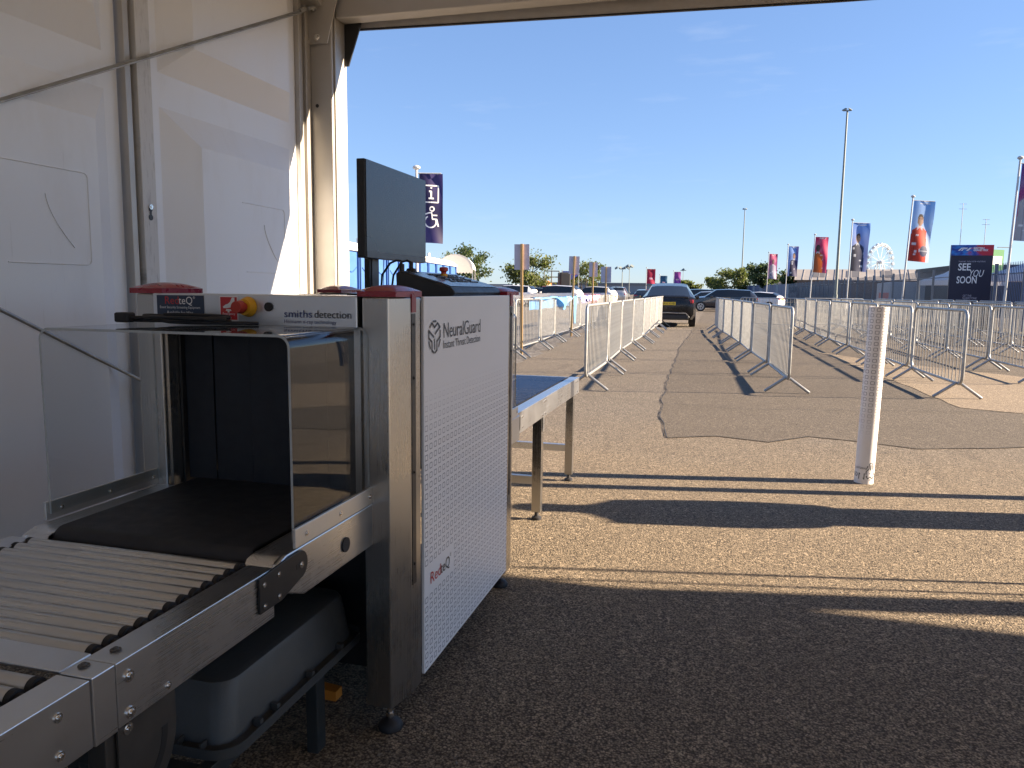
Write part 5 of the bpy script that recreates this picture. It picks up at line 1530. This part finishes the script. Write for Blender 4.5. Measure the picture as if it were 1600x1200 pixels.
sh2 = thing('flat_roof_building', 'dark flat roofed building behind the white gazebo', 'building', (17, 52, 0))
part('wall', MB().box(13.2, 22, 50, 60, 0, 2.75), 'dark_shed', sh2)
part('roof_slab', MB().box(13.0, 22.2, 49.8, 60.2, 2.751, 3.0), 'dark_shed', sh2)
def gazebo(label, x, y, s, eave, top, rz=0.2):
    t = thing('gazebo', label, 'gazebo', (x, y, 0), rz)
    h = s / 2
    mb = MB()
    n = 8
    mb.add([(-h, -h, eave), (h, -h, eave), (h, h, eave), (-h, h, eave), (-h * .45, -h * .45, eave + (top - eave) * .42), (h * .45, -h * .45, eave + (top - eave) * .42), (h * .45, h * .45, eave + (top - eave) * .42), (-h * .45, h * .45, eave + (top - eave) * .42), (0, 0, top)],
           [(0, 1, 5, 4), (1, 2, 6, 5), (2, 3, 7, 6), (3, 0, 4, 7), (4, 5, 8), (5, 6, 8), (6, 7, 8), (7, 4, 8)])
    part('canopy', mb, 'canvas_white', t, world=False)
    for a, b in (((-h, -h), (h, -h)), ((h, -h), (h, h)), ((h, h), (-h, h)), ((-h, h), (-h, -h))):
        part('valance', MB().add([(*a, eave - .002), (*b, eave - .002), (*b, eave - .28), (*a, eave - .28)], [(0, 1, 2, 3)]), 'canvas_white', t, world=False)
    for a in ((-h, -h), (h, -h), (h, h), (-h, h)):
        part('leg', MB().box(a[0] - .025, a[0] + .025, a[1] - .025, a[1] + .025, 0, eave), 'alu', t, world=False)
gazebo('white peaked gazebo behind the fence left of the tall board', 12.6, 47.5, 3.0, 2.05, 2.95, .3)
gazebo('pale peaked gazebo behind the blue palings at the right edge', 12.2, 35.0, 3.0, 2.1, 2.95, .2)
gb = thing('green_billboard', 'green and white billboard sticking out behind the tall board', 'billboard', (11.6, 40, 0), radians(30))
part('panel', MB().box(-.9, .9, 0, .08, 2.2, 3.35), 'board_green', gb, world=False)
part('white_band', MB().box(-.85, .8, -.006, -.001, 2.65, 3.05), 'white_print', gb, world=False)
for x in (-.7, .7): part('leg', MB().box(x - .05, x + .05, .081, .16, 0, 3.3), 'galv', gb, world=False)
part('lamp_arm', MB().box(.2, .9, -.3, -.26, 3.42, 3.45), 'dark_shed', gb, world=False)
bk = thing('red_lettered_trailer', 'pale trailer with red lettering seen through the fence', 'trailer', (13.5, 63, 0), radians(-5))
part('body', MB().box(-2, 2, -5, 5, .35, 2.1), 'wall_light', bk, world=False, bevel=.05)
part('stripe', MB().box(-2.006, -2.001, -4, 3, .9, 1.35), 'ink_red', bk, world=False)
for y in (-3, 3): part('wheel', MB().cyl((-2.0, y, .36), (-1.75, y, .36), .36, 16), 'tyre', bk, 40, world=False)
# observation wheel
fwh = thing('ferris_wheel', 'pale white observation wheel far away above the shed roof', 'ferris wheel', (58.5, 331, 0), radians(43))
R, cz = 7.0, 13.6
for off in (-.8, .8):
    part('rim_ring', MB().tube([(R * cos(a), off, cz + R * sin(a)) for a in [i * 2 * pi / 48 for i in range(48)]], .10, 5, closed=True), 'wheel_white', fwh, 60, world=False)
    part('inner_ring', MB().tube([(R * .9 * cos(a), off, cz + R * .9 * sin(a)) for a in [i * 2 * pi / 48 for i in range(48)]], .08, 5, closed=True), 'wheel_white', fwh, 60, world=False)
    for s in (-1, 1): part('support_leg', MB().cyl((s * 5, off * 3.5, 0), (0, off * 1.5, cz), .22, 6), 'wheel_white', fwh, 40, world=False)
for i in range(20):
    a = i * 2 * pi / 20
    part('spoke', MB().cyl((0, 0, cz), (R * cos(a), (-.8 if i % 2 else .8), cz + R * sin(a)), .05, 4), 'wheel_white', fwh, world=False)
    part('gondola', MB().lathe([(.3, -1.3), (.62, -1.0), (.62, -.35), (.25, -.05)], (1.05 * R * cos(a), 0, cz + 1.05 * R * sin(a) + .2), 8), 'wheel_white', fwh, 40, world=False)
part('hub', MB().cyl((0, -1.2, cz), (0, 1.2, cz), .6, 12), 'wheel_white', fwh, 40, world=False)
# distant long shed and machinery on the left
ls_ = thing('distant_warehouse', 'long low grey warehouse on the horizon left of the black car', 'building', (-40, 252, 0))
part('wall', MB().box(-62, -21, 248, 262, 0, 3.2), 'far_grey', ls_)
part('roof', MB().prism([(-62.5, 3.2), (-20.5, 3.2), (-21, 3.75), (-62, 3.75)], frame((0, 262.5, 0), (1, 0, 0), (0, 0, 1)), 0, 15), 'fence_grey', ls_)
dw = thing('distant_warehouse', 'pale low warehouse behind the parked cars on the far left', 'building', (-95, 240, 0))
part('wall', MB().box(-135, -66, 238, 252, 0, 2.6), 'wall_light', dw)
part('roof', MB().box(-135.3, -65.7, 237.7, 252.3, 2.601, 2.9), 'far_grey', dw)
mc = thing('loading_machine', 'olive lifting machine with cage between the first two placards', 'machine', (-15.6, 71, 0), radians(20))
part('chassis', MB().box(-1.6, 1.6, -1, 1, .5, 1.4), 'olive', mc, world=False, bevel=.1)
for x in (-1.1, 1.1): part('wheel', MB().cyl((x, -1.05, .5), (x, -.75, .5), .5, 16), 'tyre', mc, 40, world=False)
cg = MB()
for x in (-1.0, -.3, .4): cg.cyl((x, -.8, 1.4), (x, -.8, 3.0), .05, 6)
for z in (1.9, 2.45, 3.0): cg.cyl((-1.0, -.8, z), (.4, -.8, z), .05, 6)
part('cage', cg, 'olive', mc, 40, world=False)
part('cab', MB().box(.5, 1.5, -.9, .9, 1.41, 2.9), 'dark_shed', mc, world=False, bevel=.1)
rg = thing('red_blue_banner', 'small red and blue bunting banner behind the second placard', 'banner', (-14.2, 72, 0), radians(12))
part('cloth', MB().prism([(-.75, 3.05), (.75, 3.05), (.7, 2.6), (0, 2.2), (-.7, 2.6)][::-1], frame((0, 0, 0), (1, 0, 0), (0, 0, 1)), 0, .02), 'sheet_violet', rg, world=False)
part('stripe', MB().prism([(-.7, 2.85), (.7, 2.85), (.65, 2.7), (-.65, 2.7)][::-1], frame((0, -.021, 0), (1, 0, 0), (0, 0, 1)), 0, .006), 'sheet_pink', rg, world=False)
part('pole', MB().cyl((-.78, 0, 0), (-.78, 0, 3.15), .04, 8), 'galv', rg, 40, world=False)
part('pole', MB().cyl((.78, 0, 0), (.78, 0, 3.15), .04, 8), 'galv', rg, 40, world=False)
for i, (x, y) in enumerate(((-16.0, 69.5),)):
    single('orange_cabin', MB().lathe([(.5, 0), (.55, 1.5), (.5, 1.85), (.25, 2.1)], (x, y, 0), 12), 'barrel_orange', 'small orange domed bin beside the leafy tree', 'bin', 40, loc=(x, y, 0))

# ================================================================== PORTABLE TOILETS AND CANOPY
def make_toilet():
    t = thing('portable_toilet', '', 'portable toilet', (0, 0, 0), 0, 'portable toilets in a row')
    part('cabin', MB().box(-1.1, -.012, .03, 1.07, .1, 2.12), 'toilet_blue', t, world=False, bevel=.02)
    part('skid', MB().box(-1.12, .02, .0, 1.1, 0, .099), 'toilet_blue_dark', t, world=False)
    dr = part('door', MB().box(-.011, .014, .12, .98, .16, 2.02), 'toilet_blue', t, world=False, bevel=.012)
    for z in (1.75, 1.0, .35):
        part('moulded_rib', MB().tube([(.016, .16 + .78 * q / 12, z - .12 * sin(pi * q / 12)) for q in range(13)], .014, 6), 'toilet_blue_dark', dr, 60, world=False)
    for yy in (.0, 1.07): part('corner_trim', MB().box(-.03, .035, yy, yy + .045, .1, 2.14), 'toilet_blue_dark', t, world=False, bevel=.01)
    mb = MB()
    prof = [(-1.16, 2.125), (.06, 2.125), (.06, 2.2), (-.15, 2.34), (-.55, 2.42), (-.95, 2.34), (-1.16, 2.2)]
    mb.prism(prof, frame((0, 1.13, 0), (1, 0, 0), (0, 0, 1)), 0, 1.16)
    part('roof', mb, 'toilet_white', t, 50, world=False, bevel=.03)
    part('vent_pipe', MB().cyl((-.9, .25, 2.3), (-.9, .25, 2.62), .055, 12), 'toilet_white', t, 40, world=False)
    return t
pt = make_toilet()
TOI = 12
for k in range(TOI):
    o = pt if k == 0 else copy_tree(pt)
    y = 14.6 + 1.2 * k
    o.location = (-8.25 - 0.15 * (y - 15), y, 0)
    o.rotation_euler = (0, 0, radians(8.5))
    o['label'] = 'blue portable toilet with white roof nearest the marquee post' if k == 0 else ('blue portable toilet at the far end of the row beside the cream canopy' if k == TOI - 1 else ORD[k] + ' blue portable toilet from the marquee post in the row')
cn = thing('arched_canopy', 'cream arched canopy with scalloped edge beyond the portable toilets', 'canopy', (-17.2, 48, 0), radians(16))
n = 16
ap = [(1.15 * cos(pi * i / n), 2.55 + .98 * sin(pi * i / n)) for i in range(n + 1)]
fr = []
k = 22
for i in range(k + 1):
    x = -1.15 + 2.3 * i / k
    fr.append((x, 2.34 - (.08 if i % 2 else 0)))
part('front_cover', MB().prism(fr + [(x, z) for x, z in ap], frame((0, 0, 0), (1, 0, 0), (0, 0, 1)), 0, .02), 'canvas_cream', cn, world=False)
rf = MB()
vs = [(x * 1.02, y, z + .01) for y in (-.03, 4.5) for x, z in ap]
rf.add(vs, [(i, i + 1, n + 1 + i + 1, n + 1 + i) for i in range(n)])
part('roof_cover', rf, 'canvas_white', cn, 40, world=False)
for x in (-1.15, 1.1):
    for y in (.05, 4.4): part('leg', MB().box(x, x + .07, y, y + .07, 0, 2.55), 'alu', cn, world=False)
part('strut', MB().cyl((1.1, .06, 1.95), (.5, .06, 1.45), .03, 6), 'alu', cn, world=False)
wt = thing('white_marquee', 'long white marquee roof behind the portable toilets', 'marquee', (-20, 44, 0), radians(14))
part('roof', MB().prism([(-3, 2.3), (3, 2.3), (0, 3.35)], frame((0, 9, 0), (1, 0, 0), (0, 0, 1)), 0, 9), 'canvas_white', wt, world=False)
part('wall', MB().box(-2.9, 2.9, .1, 8.9, 0, 2.299), 'toilet_white', wt, world=False)

# ================================================================== UNSEEN THINGS ADDED JUST RIGHT OF THE VIEW TO THROW THE LONG SHADOWS
for lab, x, y, h, w in (('unseen timber stake added right of the view to shade the strip behind the table', 2.55, 5.52, 2.3, .055), ('unseen thin steel rod added right of the view for its shadow near the marquee', 3.15, 4.12, 1.75, .012), ('unseen thinner steel rod added beside its twin for its shadow', 3.3, 4.02, 1.75, .009)):
    mb = MB().cyl((x, y, 0), (x, y, h), w, 10)
    single('stake', mb, 'timber' if w > .03 else 'galv', lab, 'stake', 40, loc=(x, y, 0))  # invented stake and rods, out of view, present only for their shadows
per = bpy.data.meshes.new('body')  # added figure outside the frame, only its shadow is seen
J = [((0, 0, .95), .15), ((0, 0, 1.15), .15), ((0, 0, 1.36), .17), ((0, .01, 1.50), .07), ((0, .02, 1.60), .095), ((0, .02, 1.70), .09),
     ((0, .085, .88), .115), ((.03, .085, .48), .10), ((0, .085, .09), .085), ((.14, .10, .04), .045),
     ((0, -.085, .88), .115), ((-.02, -.085, .48), .10), ((-.04, -.085, .09), .085), ((.10, -.10, .04), .045),
     ((0, .19, 1.40), .07), ((.02, .21, 1.12), .075), ((.10, .17, .92), .06), ((0, -.19, 1.40), .07), ((.03, -.21, 1.14), .075), ((.12, -.15, .98), .06)]
EDG = [(0, 1), (1, 2), (2, 3), (3, 4), (4, 5), (0, 6), (6, 7), (7, 8), (8, 9), (0, 10), (10, 11), (11, 12), (12, 13), (2, 14), (14, 15), (15, 16), (2, 17), (17, 18), (18, 19)]
per.from_pydata([j[0] for j in J], EDG, [])
per.materials.append(MATS['cloth_dark'])
po = bpy.data.objects.new('person', per)
link(po)
tag(po, 'unseen person in dark clothing added right of the view to cast a long shadow', 'person')
po.location = (2.75, 5.02, 0)
po.rotation_euler = (0, 0, radians(10))
po.modifiers.new('skin', 'SKIN')
sv = per.skin_vertices[0].data
for i, j in enumerate(J): sv[i].radius = (j[1], j[1])
sv[0].use_root = True
po.modifiers.new('sub', 'SUBSURF').render_levels = 2
